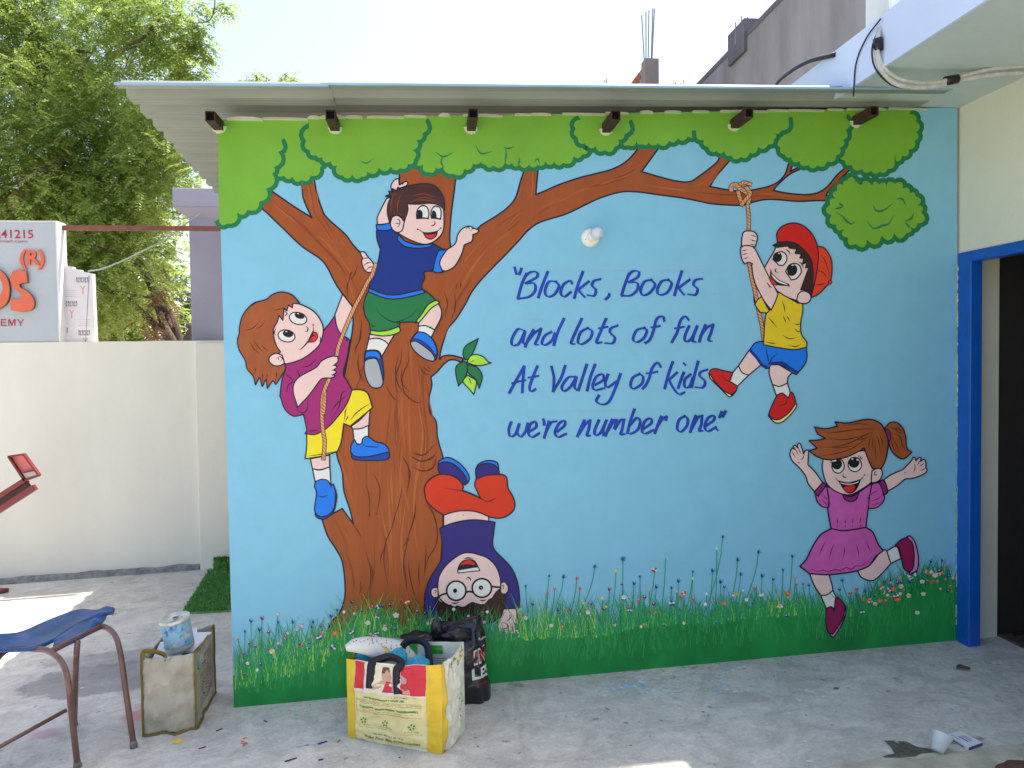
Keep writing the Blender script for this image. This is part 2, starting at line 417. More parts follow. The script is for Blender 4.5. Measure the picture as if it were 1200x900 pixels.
# ------------------------------------------------------------------ mural wall
mw = empty('mural_wall', (.9, 0, gz(.9))); tag(mw, 'painted wall with a mural of children, a big tree and blue lettering', 'wall')
bl, br = W(274, 829), W(1122, 750); tl, tr = W(255, 140), W(1122, 126)
side = mat('wall_plaster', (180, 176, 166), rough=.85, var=.1, bump=.3)
mb = MB(); n = 90; front = []
for i in range(n + 1):
    t = i / n; a = bl.lerp(br, t); b_ = tl.lerp(tr, t)
    front.append((Vector((a.x, 0, a.z - .0)), Vector((b_.x, 0, b_.z))))
for i in range(n):
    a, b_ = front[i]; c, d = front[i + 1]
    mb.poly([a, c, d, b_], P['sky'])
    mb.poly([a + Vector((0, .2, 0)), b_ + Vector((0, .2, 0)), d + Vector((0, .2, 0)), c + Vector((0, .2, 0))], side)
    mb.poly([b_, d, d + Vector((0, .2, 0)), b_ + Vector((0, .2, 0))], side)
mb.poly([bl, tl, tl + Vector((0, .2, 0)), bl + Vector((0, .2, 0))], side)
mb.poly([br, br + Vector((0, .2, 0)), tr + Vector((0, .2, 0)), tr], side)
mb.build('wall_face', mw)
mb = MB()                                                # buried footing
mb.hexa([(bl.x + .01, .01, bl.z - .3), (br.x, .01, br.z - .3), (br.x, .19, br.z - .3), (bl.x + .01, .19, bl.z - .3), (bl.x + .01, .01, bl.z + .01), (br.x, .01, br.z + .01), (br.x, .19, br.z + .01), (bl.x + .01, .19, bl.z + .01)], side)
mb.build('footing', mw)
# pale paint smudges and the ragged lime edge along the foot of the wall
f = Fig(.0115); f.part('paint_edge')
q = [(274 + 848 * i / 60, 829 - 79 * i / 60 - .8 + 1.0 * noise.noise((i * .7, 0, 2))) for i in range(61)]
f.line(q, 2.0, 'greenwash'); f.part('bare_edge')
for k in range(60):
    v = random.uniform(300, 740); f.lv += 2e-6; f.line([(1121.6 + random.uniform(-.6, .8), v + j * random.uniform(1, 3)) for j in range(5)], random.uniform(.8, 2.2), 'limewash' if k % 3 else 'chalk', 1)
o = f.b['bare_edge'].build('bare_edge', mw); o['kind'] = 'stuff'
f.b.pop('bare_edge'); f.build(mw)
# ragged mortar between wall top and roof sheet
mb = MB(); i = 0; x = -.93
while x < 2.45:
    ln = random.uniform(.05, .22); t = (x - tl.x) / (tr.x - tl.x); z0 = tl.lerp(tr, t).z; z1 = 2.77 + .0157 * (x + 1.33)
    hh = random.choice((.04, .06, .08, .1, .14, .2)) * (z1 - z0)
    k = 7; a = []
    for j in range(k + 1):
        s_ = j / k; e = math.sin(math.pi * s_) ** .6
        a.append((x + ln * s_, z0 - .006, z0 + .004 + hh * e * (.75 + .25 * noise.noise((x * 9 + j, 0, 0)))))
    for j in range(k):
        p0, p1 = a[j], a[j + 1]
        mb.hexa([(p0[0], -.012, p0[1]), (p1[0], -.012, p1[1]), (p1[0], .03, p1[1]), (p0[0], .03, p0[1]), (p0[0], -.007, p0[2]), (p1[0], -.007, p1[2]), (p1[0], .03, p1[2]), (p0[0], .03, p0[2])], P['limewash'])
    x += ln + random.choice((0, 0, .02, .06))
mb.build('mortar_line', mw)

# ---- painted tree
f = Fig(.0008)
f.part('trunk')
TR = ("@S 307,242 313,249.5 329,265 353,288 376,304 385,316 392,330 401,344 412,358! 414,373 411,400 398,470! 392,505 395,534 401,553 403,575 410,597 414,614! 401,596! "
      "388,603 377,608! 384,628 394,644 401,658 404,680 404,700 398,718 388,730 379,753! 384,775! 500,775! 512,700 519,620 519,535! 513,514 511,494 504,483 503,466 506,452 505,442! 512,436 520,427 527,422 534,422 541,425! "
      "543,420! 530,416.5 520,417 515,421! 517,409 521,396 525,385 535,373 545,357 553,342 563,329 580,311 591,300 608,282 620,269 634,260 660,252 676,245 690,238 706,231 728,225 748,225 770,228 800,232 820,236 836,239 868,240.6 "
      "882,237 896,234 912,234 936,236 960,235 980,236! 980,230! 968,229! 971,224 982,212 998,197! 999,190! 990,197 980,206 972,216 964,223 954,227 940,228 920,226 906,223! 914,214 926,204 940,197! 945,190! 937,195 926,201! "
      "929,193! 930,188! 925,190 920,204 912,213 902,218 890,221 879,223 868,224 850,222 832,218.5! 840,206 857,186! 858,176! 845,176! 845,181 840,190 832,197 820,206 808,213 792,212 772,207 752,201! 760,190 773,172! 765,160! "
      "750,168! 746,176 734,189 718,198 696,204 680,208 656,216 640,223 628,228! 629,215 631,195! 630,180! 618,180! 614,200 610,212 604,232 594,244 580,254 564,264 556,272 540,286 528,292! 527,275 529,249 532,227 534,210! 535,170! 500,170! 468,180! 468,216! 462,280 436,322! "
      "423,297! 413,286 404,274 383,255 377,244 371,225 368,209! 366,190! 354,190! 354,213 355,230 360,244 365.5,255! 343,241 320,225! 307,215!")
f.fill('trunk', TR, 1.9)
f.part('bark_strokes')
guides = [[(322, 240), (350, 262), (380, 290), (405, 325), (420, 380), (425, 440)], [(362, 215), (370, 250), (395, 285), (425, 330)],
          [(430, 420), (412, 480), (405, 530), (425, 600), (432, 660), (425, 720)], [(450, 420), (440, 500), (440, 580), (455, 650), (450, 730)],
          [(480, 400), (470, 480), (475, 560), (470, 640), (480, 730)], [(500, 330), (490, 400), (495, 470), (502, 520), (490, 600), (500, 700)],
          [(560, 300), (520, 370), (500, 430), (498, 480)], [(640, 240), (600, 262), (560, 300), (530, 350)], [(500, 205), (500, 260), (505, 330)],
          [(720, 212), (680, 225), (640, 243), (600, 272)], [(960, 231), (900, 228), (850, 229), (790, 222), (730, 214)], [(765, 180), (745, 200), (715, 212), (690, 220)],
          [(850, 190), (835, 208), (815, 222)], [(622, 195), (618, 230), (605, 250), (580, 275)], [(390, 606), (405, 640), (418, 690), (412, 735)],
          [(985, 212), (968, 226)], [(500, 470), (480, 500), (470, 540), (478, 600)], [(470, 450), (462, 520), (462, 600), (466, 700)]]
for i in range(170):
    g = random.choice(guides); gs = spline([(a, b, False) for a, b in g], False, 8); n = len(gs)
    a = random.uniform(0, .75); b = min(1, a + random.uniform(.15, .4)); off = random.uniform(-1, 1)
    sub = gs[int(a * (n - 1)):int(b * (n - 1)) + 1]
    if len(sub) < 4: continue
    amp = 10 if g[0][1] > 380 or i % 3 else 5
    if g[0][0] > 700: amp = 4
    if g is guides[15]: amp = 1
    ph = random.uniform(0, 9)
    q = [(x + off * amp + 1.2 * math.sin(ph + k * .35), y + off * amp * .35) for k, (x, y) in enumerate(sub)]
    f.lv = .0026 + i * 4e-6 * 3
    f.line(q, random.choice((.7, .9, 1.3, 2.2, 3.2)), random.choice(('bark_light', 'bark_light', 'bark_dark', 'bark_gold', 'bark_dark')), 1)
f.lv = .0056; f.part('bark_lines')
f.st("@A2 640,570 680,650 680,740 660,835;590,640 615,720 620,845;830,470 875,560 865,640 855,690;880,460 940,490 1010,480 1050,430;890,530 950,555 1020,540 1050,460;870,435 960,455 1040,380;"
     "820,0 850,70 920,120 960,110;1040,895 1020,820 980,760;910,765 905,830 885,895;825,660 800,780 760,895;720,10 760,80 800,110;"
     "@K8 865,70 895,110 917,150;1120,0 1100,80 1060,180 1050,300 1075,440;1070,180 1035,250 1030,310;945,235 970,330 970,420 935,520;910,400 915,450 905,480;970,300 985,360 980,400;1200,140 1170,250 1165,350 1185,490;965,0 962,30;1010,0 1005,20;"
     "@B2 155,350 150,440 110,520 105,575;135,560 130,650 155,780;470,520 465,620 430,720 425,800 440,890;520,550 525,620 490,700 475,760 490,860;610,650 640,710 700,735;640,660 665,690 700,705;670,660 700,690;800,80 830,170 805,305;885,90 890,200 850,320;930,0 935,60;905,10 895,60;"
     "@C1 130,520 120,640 80,760 40,895;250,560 300,660 320,800 310,895;15,110 60,200 70,320 50,420;70,100 170,155 270,120 310,80;90,200 180,240 270,215 305,130;110,70 200,100 300,0;"
     "@C2 315,0 300,80 240,180 205,300;220,60 215,200 200,350;160,200 155,330 165,420;60,200 80,350 130,560;20,200 40,350 50,450;60,580 90,650 120,740;20,80 60,20 50,0;"
     "@A1 820,20 800,90 805,150;895,290 880,420 850,500;910,590 880,640 915,700;1130,520 1110,620 1130,720 1200,810;1150,600 1150,700 1200,760;@H 725,820 710,860 690,895;680,890 690,860 700,850", 1.1, 'line')
f.part('leaf#1')
f.fill('seam', "@B2 965,610! 950,560 975,500 1070,445! 1040,530 1000,600", 1.4)
f.part('leaf#2').fill('lime', "@B2 980,630! 1010,580 1060,570 1110,590 1150,630! 1172,635! 1090,655 1030,650", 1.4)
f.part('leaf#3').fill('seam', "@B2 955,620! 900,660 895,720 915,815! 960,760 985,690 980,640", 1.4)
f.part('leaf#4').fill('seam', "@B2 985,645! 1060,670 1095,720 1100,760 1078,835! 1055,770 1010,730 985,700", 1.4)
f.part('leaf#5').fill('lime', "@B2 985,730! 950,780 1000,840 1035,882! 1055,800 1050,770 1010,745", 1.4).st("@B2 985,740 1005,770 1015,805;1005,630 1040,615", 1)
# foliage clusters
def scal(c, bulge=.3, n=5):
    """arcs bulging away from the cluster between cusps; c = list of (x, y)"""
    o = []
    for i in range(len(c) - 1):
        (x0, y0), (x1, y1) = c[i], c[i + 1]; dx, dy = x1 - x0, y1 - y0
        for k in range(n):
            t = k / n; h = 4 * t * (1 - t) * bulge
            o.append((x0 + dx * t - dy * h, y0 + dy * t + dx * h))
    o.append(c[-1]); return o
def cl(s): return [tuple(float(a) for a in t.split(',')) for t in s.split()]
TOPL = lambda x: 140.4 - (x - 255) * 14 / 867
clusters = [  # cusps along the lower edge, left to right; tail = seam that rises to the right end
    ("257,260 266,262 278,249 290,246 304,236 312,221 319,203 321,196 326,178 330,167", [(330, 141), (255, 141)], 0),
    ("321,198 333,206 343,207 354,211 364,206 375,196 377,184", [(377, 141), (330, 141), (326, 178)], 0),
    ("362,150 359,165 363,176 371,182 377,184 388,189 395,194 402,206 413,205 424,207 430,201 444,197 458,195 469,197 478,192 485,187 483,176 488,164 495,156 499,144", [(499, 141), (362, 141)], 0),
    ("484,186 496,193 503,202 510,197 520,189 532,204 544,198 554,192 564,185 569,193 578,194 592,190 600,191 609,193 620,193 630,193 639,189 650,190 660,191 672,183 682,181 689,173", [(690, 141), (499, 141), (485, 170)], 0),
    ("677,141 675,151 677,161 686,168 689,171 698,171 709,176 720,172 724,163 732,157 737,145", [(737, 139)], 0),
    ("729,166 736,170 746,164 753,169 760,166 771,168 784,165 794,162 806,160 816,156", [(816, 141), (737, 141), (733, 150)], 0),
    ("816,156 825,164 830,172 840,177 849,177 857,182 868,184 878,179 888,172 900,169 907,163 908,156 915,153 924,141", [(924, 138), (816, 138)], 0),
    ("913,161 915,173 920,181 927,184 937,189 947,193 958,194 969,189 980,182 984,173 988,164 991,153 992,139", [(992, 136), (924, 136), (918, 150)], 0),
    ("985,180 990,188 998,193 1010,198 1021,200 1031,201 1040,198 1048,188 1057,183 1065,175 1072,165 1074,155 1073,142 1069,134", [(992, 135), (992, 165)], 0)]
foli = []
for i in range(9): f.part('foliage#%d' % i)
f.part('foliage#0'); f.lv = .0028; f.curp.poly([f.wall((x, TOPL(x) + (0 if k < 12 else 9))) for k, x in enumerate([256 + 812 * j / 11 for j in range(12)] + [1068 - 812 * j / 11 for j in range(12)])], P['leaf'])
nx_ = .0030
for k, i in enumerate([1, 3, 5, 8, 7, 6, 0, 2, 4]):
    s_, close, _ = clusters[i]; c = cl(s_); arc = scal(c, .34)
    f.part('foliage#%d' % i); f.lv = nx_
    close = [(x, TOPL(x) if y < 147 else y) for x, y in close]
    f.line(arc, 10.5, 'seam'); f.lv += 8e-5; nx_ = f.lv + 8e-5
    f.curp.poly([f.wall(p) for p in arc + close], P['leaf'])
f.lv = .0090
f.part('foliage#2').st("@H 735,292 770,305 808,280", 1.6, 'seam')
f.part('foliage#3').st("@K1 250,290 300,318 360,290;485,252 520,300 585,288;648,262 680,270 715,258;665,265 665,320 660,350;295,315 285,350 300,380;830,350 850,330 862,362;745,320 742,350 735,370", 2.0, 'seam')
f.part('foliage#8').st("@K3 945,305 945,335 955,350", 1.6, 'seam')
bush = cl("974,252 973,240 980,233 981,223 989,217 992,212 1003,213 1008,220 1022,217 1030,216 1039,221 1049,215 1058,221 1066,227 1073,230 1075,241 1080,249 1075,262 1066,265 1062,273 1048,273 1033,276 1016,281 1003,286 994,278 989,268 980,263 974,254")
f.part('foliage#bush'); f.lv = .0030
f.line(scal(bush, -.48), 11, 'seam'); f.lv = .0068; f.curp.poly([f.wall(p) for p in scal(bush, -.48)[:-1]], P['leaf'])
f.st("@K3 815,598 835,635 880,630 932,592;775,690 820,738 870,722 905,712 940,660;952,566 985,565 1010,605;600,642 640,670 655,690 690,712 718,690;1055,645 1040,680 1000,697;1000,700 1020,720 1028,738;590,625 640,610 612,590", 2.6, 'seam')
tree = f.build(mw, {'leaf#2': 'lime green painted leaf pointing right', 'leaf#5': 'lime green painted leaf hanging down'}, root='painted_tree')

# ---- boy on the rope in a maroon shirt
f = Fig(.0100)
f.part('skin').fill('skin', "@A1 772,135! 832,212! 838,250 800,330 765,398! 735,345 720,272!")
f.fill('skin', "@H 735,752! 758,752 778,778 800,803 808,830 800,850 775,853 757,838 748,815 745,795! 750,782!").st("@H 748,785 765,782 780,782;752,822 775,806 797,803;765,845 785,828 807,826", 1.2)
f.part('leg').fill('skin', "@A2 500,270! 560,225 620,160! 612,265! 560,285 508,288!")
f.part('sock').fill('white', "@A2 510,288! 560,285 610,265! 608,345 590,390! 520,380!")
f.part('shoe').fill('blue', "@A2 520,355! 500,390 498,440 520,468! 640,472 742,450! 735,410 700,380 660,372 620,345 595,335 572,352 566,378 540,385")
f.fill('dblue', "@A2 497,435! 520,460 600,465 740,435! 745,462 710,487 560,487 508,475").st("@A2 568,372 585,395 640,402 670,400 668,382")
f.part('leg#2').fill('skin', "@A2 238,478! 360,455! 362,530! 300,548 252,542!")
f.part('sock#2').fill('white', "@A2 252,542! 300,550 362,530! 370,650! 320,620 270,630!")
f.part('shoe#2').fill('dblue', "@A2 385,640! 405,700 405,740 385,820 330,862 285,857 268,835! 300,700")
f.fill('blue', "@A2 272,622! 310,610 350,618 368,648 385,640! 398,690 393,780 365,828 320,848 285,840 265,800 278,700 265,655").st("@A2 285,712 320,722 352,708;368,648 372,660 370,670")
f.part('shorts').fill('yellow', "@A2 500,38! 560,38 605,62 635,150! 580,198 492,270! 452,252! 435,370 410,432! 330,458 205,478! 215,400 215,310! 280,250 400,150")
f.st("@A2 215,462 330,446 408,428;490,235 540,178 628,118;455,235 462,180 470,150;460,240 475,215 480,200")
f.part('shirt').fill('maroon', "@A1 722,272! 690,320 650,370 600,470 500,540 400,578! 408,610 385,680 372,780 @A2 50,90 75,160 130,205 195,195! 215,290 205,318! 270,322 340,285 400,225 470,130 505,40! @A1 800,690 775,640 800,540 818,430! 800,415 765,398! 735,345")
f.st("@A1 500,605 560,590 608,545;475,610 495,650 490,670;415,770 425,715 475,690;400,640 440,672 462,705;812,550 785,600 778,680;690,895 740,830 800,780;545,810 550,850 530,890 495,885 455,820;790,410 800,430 815,435;@A2 370,225 420,150 440,60 480,40;220,300 250,300 290,295")
f.part('rope').rope("@S 440,310 436,322 @A1 930,60 895,130 850,215 790,350 745,470 735,525", 3.6)
f.rope("@A1 685,680 655,750 640,830 650,890 @A2 328,60 312,170 318,290 330,370 322,480", 3.6)
f.part('skin').fill('skin', "@A1 740,533! 700,533 640,560 600,605 500,660 460,710 458,770 485,857! 540,800 580,750 625,688 650,672 700,670 722,658 712,650! 732,632 715,620! 736,600 718,588! 742,565")
f.st("@A1 738,592 720,588 705,592;732,626 715,620 700,622;716,655 700,650")
f.fill('skin', "@A1 440,190! 500,200 580,240 630,300 648,360 635,430 605,480 520,545 430,577 385,575 340,540 320,380 350,280 400,215")
f.part('hair').fill('hair', "@A1 497,192! 460,150 420,128 370,122 320,140 280,170 200,195 140,260 115,330 110,390 100,430 110,490 150,560 160,610 200,660 215,715! 240,668 258,725! 283,680 290,737! 325,690 345,712! 385,650 405,612 402,578! 300,562 375,505! 345,455 328,370 355,310 365,270! 390,302! 398,225! 415,242! 425,205! 450,222! 455,195!")
f.st("@A1 175,430 200,480 245,520;205,430 230,470 270,510;250,450 270,480 292,490;140,370 200,350 250,300;215,355 250,340 280,300;140,260 180,215 230,185;330,240 370,230 390,225;200,650 215,620 210,600;258,700 262,660 255,640;285,700 290,660 285,640;340,690 350,650 345,630", 1.1, 'line')
f.part('skin').fill('skin', "@A1 385,525! 345,513 308,533 303,565 335,592 375,590 398,572").st("@A1 345,548 370,535 387,548 372,565;358,540 366,558", 1.1)
f.part('eye').eye(487, 290, 57, 38, 15, 497, 272, 33, 20).part('eye#2').eye(413, 402, 55, 38, 12, 422, 388, 34, 22)
f.part('mouth').fill('tongue', "@A1 580,375! 605,382 612,410 590,438 548,442!", 1.2).st("@A1 493,488 508,484 540,450 572,405 585,365 583,335;576,333 592,330;600,405 585,400 575,408", 1.8)
f.part('skin').st("@A1 535,340 550,350 545,372 530,373;345,400 335,378 348,350;402,240 416,260 400,276;625,440 632,425 625,405", 1.4)
o = f.build(mw, root='painted_boy'); o['label'] = 'painted boy in a maroon shirt and yellow shorts climbing a rope'

# ---- boy in a blue shirt up the tree
f = Fig(.0100)
f.part('skin').fill('skin', "@B1 355,215! 305,310 280,370 283,422! 375,412! 395,360 380,290 390,215")
f.fill('skin', "@B1 395,165! 388,115 418,72 448,60! 452,112! 500,86 520,95 500,125 460,135 430,165").st("@B1 470,110 490,100;480,125 500,118", 1.1)
f.part('leg').fill('skin', "@B2 222,405! 330,415 415,412! 370,490! 300,445 215,450!")
f.part('sock').fill('white', "@B2 215,450! 270,442 330,458 370,492! 318,580! 250,560 192,540!")
f.part('shoe').fill('dblue', "@B2 180,620! 182,565 200,540 260,535 300,552 318,610 332,740 320,790! 240,700").fill('blue', "@B2 185,610! 190,560 210,545 260,542 295,560 305,610 260,590 210,590", 1)
f.fill('grey', "@B2 180,625! 210,606 265,600 290,630 310,700 325,780 310,820 270,832 230,818 198,765 180,690")
f.part('leg#2').fill('skin', "@B2 605,318! 650,265 700,205 755,165! 782,225 775,290 730,378! 680,352 602,348!")
f.part('sock#2').fill('white', "@B2 603,348! 660,345 730,378! 702,435! 660,410 598,400!")
f.part('shoe#2').fill('dblue', "@B2 540,465! 560,430 600,395 660,405 720,460 750,540 742,605 715,622! 640,560").fill('blue', "@B2 555,445! 600,397 660,407 715,460 745,535 742,585! 690,510 610,455", 1)
f.fill('grey', "@B2 540,470! 580,465 640,500 705,555 730,600 715,622 650,602 580,550 545,500")
f.part('shorts').fill('green', "@B2 215,70! 190,120 175,190 185,260 220,330 225,385! 300,395 380,380 452,355! 455,320! 540,315 590,320! 640,240 690,170 738,145! 690,100 650,70! 430,100")
f.st("@B2 268,200 300,250 370,300 435,315 540,270 600,205;230,335 250,350 270,354;455,320 440,322 425,312")
f.fill('lime', "@B2 225,380! 300,388 380,376 450,350! 460,385 420,410 330,425 228,412!").fill('lime', "@B2 580,315! 630,250 680,178 738,145! 765,165 700,210 650,270 608,320!")
f.part('shirt').fill('navy', "@B1 278,455! 340,465 390,450! 440,490 442,510! 500,560 600,590 710,572! 770,600 805,618! 760,660 722,785! 650,790 650,840 628,890 @B2 632,65! 560,95 440,120 340,115 215,70! @B1 230,860 260,780 290,700 305,615! 280,540 275,480")
f.st("@B1 290,590 310,600 315,580;640,790 640,810;620,860 640,850;600,575 590,600", 1.2)
f.fill('blue', "@B1 272,422! 320,422 378,408! 392,455 340,468 278,463!").fill('blue', "@B1 445,498! 500,552 600,580 720,573! 690,595 600,606 500,592 438,545!")
f.fill('blue', "@B1 760,622! 822,618! 778,690 775,740 802,790! 742,797 715,782! 735,690").fill('blue', "@B2 215,52! 340,98 440,103 560,78 635,62! 655,85! 560,112 430,136 330,126 213,80!")
f.part('skin').fill('skin', "@B1 820,622! 890,570 910,500 950,450 1000,435 1035,450 1070,465 1060,488 1028,498! 1020,550 960,580! 940,650 890,740 830,780 790,782! 770,735 778,690")
f.st("@B1 970,455 995,440 1000,462;1005,470 1030,452 1040,455;1030,497 1060,488", 1.2)
f.fill('skin', "@B1 500,250! 600,240 720,245 795,285! 800,330 800,440 780,500 720,555 650,575 560,550 480,510 430,470 410,400 480,380 505,300")
f.part('hair').fill('hair2', "@B1 345,200! 380,185! 370,160! 402,168! 400,140! 430,158! 442,130! 470,148 520,122 600,105 660,102 720,115 770,160 800,220 806,305! 760,268 690,255 600,262 515,260! 520,310 492,398! 465,360 430,350 390,365 375,400! 360,330 365,260 388,205!")
f.st("@B1 420,170 390,240 385,330;470,180 440,260 440,340;520,250 600,230 700,235 780,270;540,200 640,180 740,210;560,230 650,210 760,240", 1.0, 'bark_dark')
f.part('skin').fill('skin', "@B1 385,395! 400,362 435,350 468,368 492,400! 475,465 440,482 405,465 385,430").st("@B1 425,385 447,380 458,402 450,430 432,446;420,412 455,412", 1.2)
f.part('eye').fill('white', "@B1 590,375! 588,330 605,290 637,273 668,285 684,325 680,372! 640,370").fill('black', "@B1 592,373! 595,320 612,305 632,320 636,350 632,372!", 0).part('eye#2').fill('white', "@B1 705,372! 700,330 715,290 742,277 770,290 780,325 775,378! 740,370").fill('black', "@B1 706,372! 708,325 722,310 738,325 745,350 742,372!", 0)
f.st("@B1 588,378 640,370 685,378;700,374 740,372 782,384;590,330 605,290 637,273 668,285 684,325;700,330 715,290 742,277 770,290 780,325", 1.8)
f.part('mouth').fill('tongue', "@B1 640,485! 690,490 750,475! 740,510 700,535 662,520", 1.4).fill('black', "@B1 640,485! 690,490 750,475! 735,495 690,500 655,497", 0).st("@B1 588,462 605,455;600,455 640,482 690,487 750,472 778,448;770,442 782,455", 1.8)
f.part('skin').st("@B1 722,388 733,410 715,430 697,428", 1.4)
o = f.build(mw, root='painted_boy'); o['label'] = 'painted boy in a blue shirt and green shorts sitting in the tree'

# ---- boy upside down
f = Fig(.0100)
f.part('skin').fill('skin', "@C1 375,628! 440,605 520,590 620,590 700,610 770,640! 770,690! 620,680 500,690 375,725!").st("@C1 542,626 550,628", 1.6)
f.part('shoe').fill('indigo', "@C1 325,185! 370,155 440,165 500,210 550,260 582,330 560,362! 500,330 420,290 345,275! 325,220").fill('blue', "@C1 325,182! 340,148 400,122 450,133 520,178 580,248 600,300 590,338 562,362! 580,320 540,250 480,190 420,163 365,162")
f.part('shoe#2').fill('indigo', "@C1 660,305! 655,240 665,205 700,180 760,170 830,190 855,215 866,280! 760,290").fill('blue', "@C1 662,215! 680,180 740,152 800,150 848,172 858,220! 820,187 760,172 700,184")
f.part('trousers').fill('orange', "@C1 375,628! 300,580 230,510 207,430 215,360 270,300 340,270 430,275 500,310 545,370 540,410! 620,440 700,480! 670,420 647,360 660,310! 740,280 860,270 910,280 930,310 940,390 980,460 1000,530 985,590 920,640 850,655 780,645! 700,610 620,590 520,590 440,605", 1.7)
f.st("@C1 380,390 450,400 545,418 620,445 700,482 760,510 825,513;750,510 800,495 838,470", 1.4)
f.part('skin').fill('skin', "@C2 255,700! 330,685 375,740 330,800 255,775")
f.part('shirt').fill('indigo', "@C1 340,745! 430,705 560,675 680,670 825,690! 812,800 @C2 805,60 830,120 900,190 970,270 1020,380 1040,500 1047,615! 900,627! 880,480 860,400 600,300 340,400 320,520 350,690! 205,708! 205,600 215,470 260,350 330,240 360,170 @C1 360,860", 1.6)
f.part('skin').fill('skin', "@C2 900,626! 1010,622! 1020,680 1030,740 1040,800 1022,835 990,870 950,858 905,868 870,850 850,780 852,730 885,680")
f.st("@C2 880,742 922,755 942,785 905,800 872,790;905,800 912,862;940,765 948,855;975,750 988,862;1002,740 1022,832;950,675 958,708 925,740", 1.3)
f.fill('skin', "@C2 325,440! 290,440 265,460 265,500 290,528 325,522!").fill('skin', "@C2 878,400! 910,390 940,430 938,470 915,496 875,492!").st("@C2 285,465 305,465 318,480;300,470 300,500;890,430 895,415 905,435;905,430 895,455", 1.1)
f.fill('skin', "@C2 325,400 340,330 400,240 500,160 560,135 620,135 680,150 760,180 830,250 865,330 875,400 868,470 820,540 700,600 550,615 430,600 345,540 325,470")
f.part('hair').fill('hair3', "@C2 300,525! 345,570 380,572! 410,600 432,592! 470,612 495,600! 530,612 560,610! 620,572 655,578! 700,590 740,585! 775,545 800,535! 822,500 835,480! 862,455! 885,490 915,500! 910,600 870,690 800,750! 740,762 700,790! 640,765 560,780 430,740! 360,700 310,600")
f.part('glasses').fill('white', ell(485, 467, 85, 85, 0, 28), 2.2, 'black'); f.fill('white', ell(710, 443, 85, 82, 0, 28), 2.2, 'black')
f.st("@C2 570,482 600,473 626,480;320,528 360,502 400,490;795,430 835,434 875,438", 2.2, 'black', 0)
f.part('eye').fill('black', ell(475, 467, 19, 20, 0, 14), 0).part('eye#2').fill('black', ell(702, 440, 20, 20, 0, 14), 0).fill('grey', ell(704, 440, 5, 6, 0, 8), 0)
f.part('mouth').fill('black', "@C2 498,300! 505,260 540,210 600,195 650,212 690,290!", 1.6).fill('tongue', "@C2 525,242 560,208 600,198 635,215 645,240 580,232", 0).fill('white', "@C2 500,285! 600,268 675,260 690,292! 600,300 500,312!", 1.2)
f.part('skin').st("@C2 548,188 590,178 635,187;568,366 590,350 610,366 610,382;440,572 475,577 512,570;688,548 720,553 752,545", 1.7)
o = f.build(mw, root='painted_boy'); o['label'] = 'painted boy with round glasses standing on his head at the trunk'

# ---- boy with a red cap on the hanging rope
f = Fig(.0100)
f.part('skin').fill('skin', "@D1 455,600! 520,760! 480,790! 450,800")
f.part('rope').rope("@K2 1080,600 @D1 405,100 405,215", 3.2).rope("@D1 408,470 430,600 458,720 480,830 @D2 497,0 520,110 530,200 @D2 560,300 580,375", 3.6)
f.rope("@K2 1100,480 1060,470 1035,485 1045,505 1075,500", 3.4).rope("@K2 985,515 985,492 1010,480 1030,500 1060,520 1090,545 1085,590", 4.2).rope("@K2 1025,525 1035,560 1048,598", 4.0).rope("@K2 1075,500 1095,535 1060,580 1045,600", 4.0)
f.part('leg').fill('skin', "@D2 410,285! 320,415! 350,470 405,492! 505,408! 470,340")
f.part('sock').fill('white', "@D2 320,415! 272,475 245,540! 312,582! 405,492! 350,470")
f.part('shoe').fill('cream', "@D2 75,475! 90,520 170,600 240,668 265,665! 300,625! 130,500").fill('red', "@D2 275,470! 200,455 130,438 90,450 78,475! 130,550 200,620 262,655! 300,622 312,582! 250,540").st("@D2 190,465 195,510 235,540 262,522 275,480", 1.2)
f.part('leg#2').fill('skin', "@D2 580,405! 640,400 765,470! 730,510 725,560! 660,584 603,570! 575,480")
f.part('sock#2').fill('white', "@D2 603,570! 660,584 725,558! 748,640 735,690! 690,670 635,665!")
f.part('shoe#2').fill('cream', "@D2 795,720! 802,750 750,820 680,880 620,882 568,828! 700,760").fill('red', "@D2 640,655! 680,640 720,668 733,682! 750,635 775,650 797,722! 740,800 665,855 610,855 570,820! 590,760").st("@D2 727,680 708,730 652,748", 1.2)
f.part('shorts').fill('blue', "@D2 530,210! 460,225 410,285! 470,350 545,437! 572,432 588,405! 680,410 755,465 800,487! 870,400 887,330 880,262! 700,260")
f.line(spline(pts("@D2 418,287 475,352 515,408 552,425"), False, 6), 3.4, 'navy'); f.line(spline(pts("@D2 590,395 680,390 745,432 808,470"), False, 6), 3.4, 'navy'); f.st("@D2 560,410 575,400 600,350 645,308;545,255 560,330 575,395", 1.4)
f.part('shirt').fill('yellow2', "@D1 455,825! 480,785 512,758! 560,850 600,900! 500,890!").fill('yellow2', "@D1 650,722! 720,760 780,795 852,820! 852,880 @D2 835,60 840,150 885,220 882,262! 780,280 640,262 528,240! 535,100 545,0 @D1 570,880 600,850!")
f.st("@D2 565,10 600,50 638,95;690,0 715,60;720,0 747,45;780,68 810,72 838,65;780,100 810,130 838,128;685,160 740,190 800,180;730,245 790,255 842,235;540,215 600,228 630,228;@D1 680,790 700,850 705,895;560,820 575,860 565,895;790,810 830,818", 1.2)
f.part('skin').fill('skin', "@D1 345,340! 350,270 362,228 400,215 450,225 478,262 470,310 458,348! 400,342")
f.fill('skin', "@D1 530,528! 600,410 650,335 760,335 870,430 915,520 890,640 860,740 800,792! 720,762 640,712! 570,610")
f.fill('skin', "@D1 340,352! 375,337 430,342 460,368! 500,450 560,570 648,738! 625,800 592,872! 530,790 455,640 430,500 438,488! 400,475 372,488 350,450 338,400")
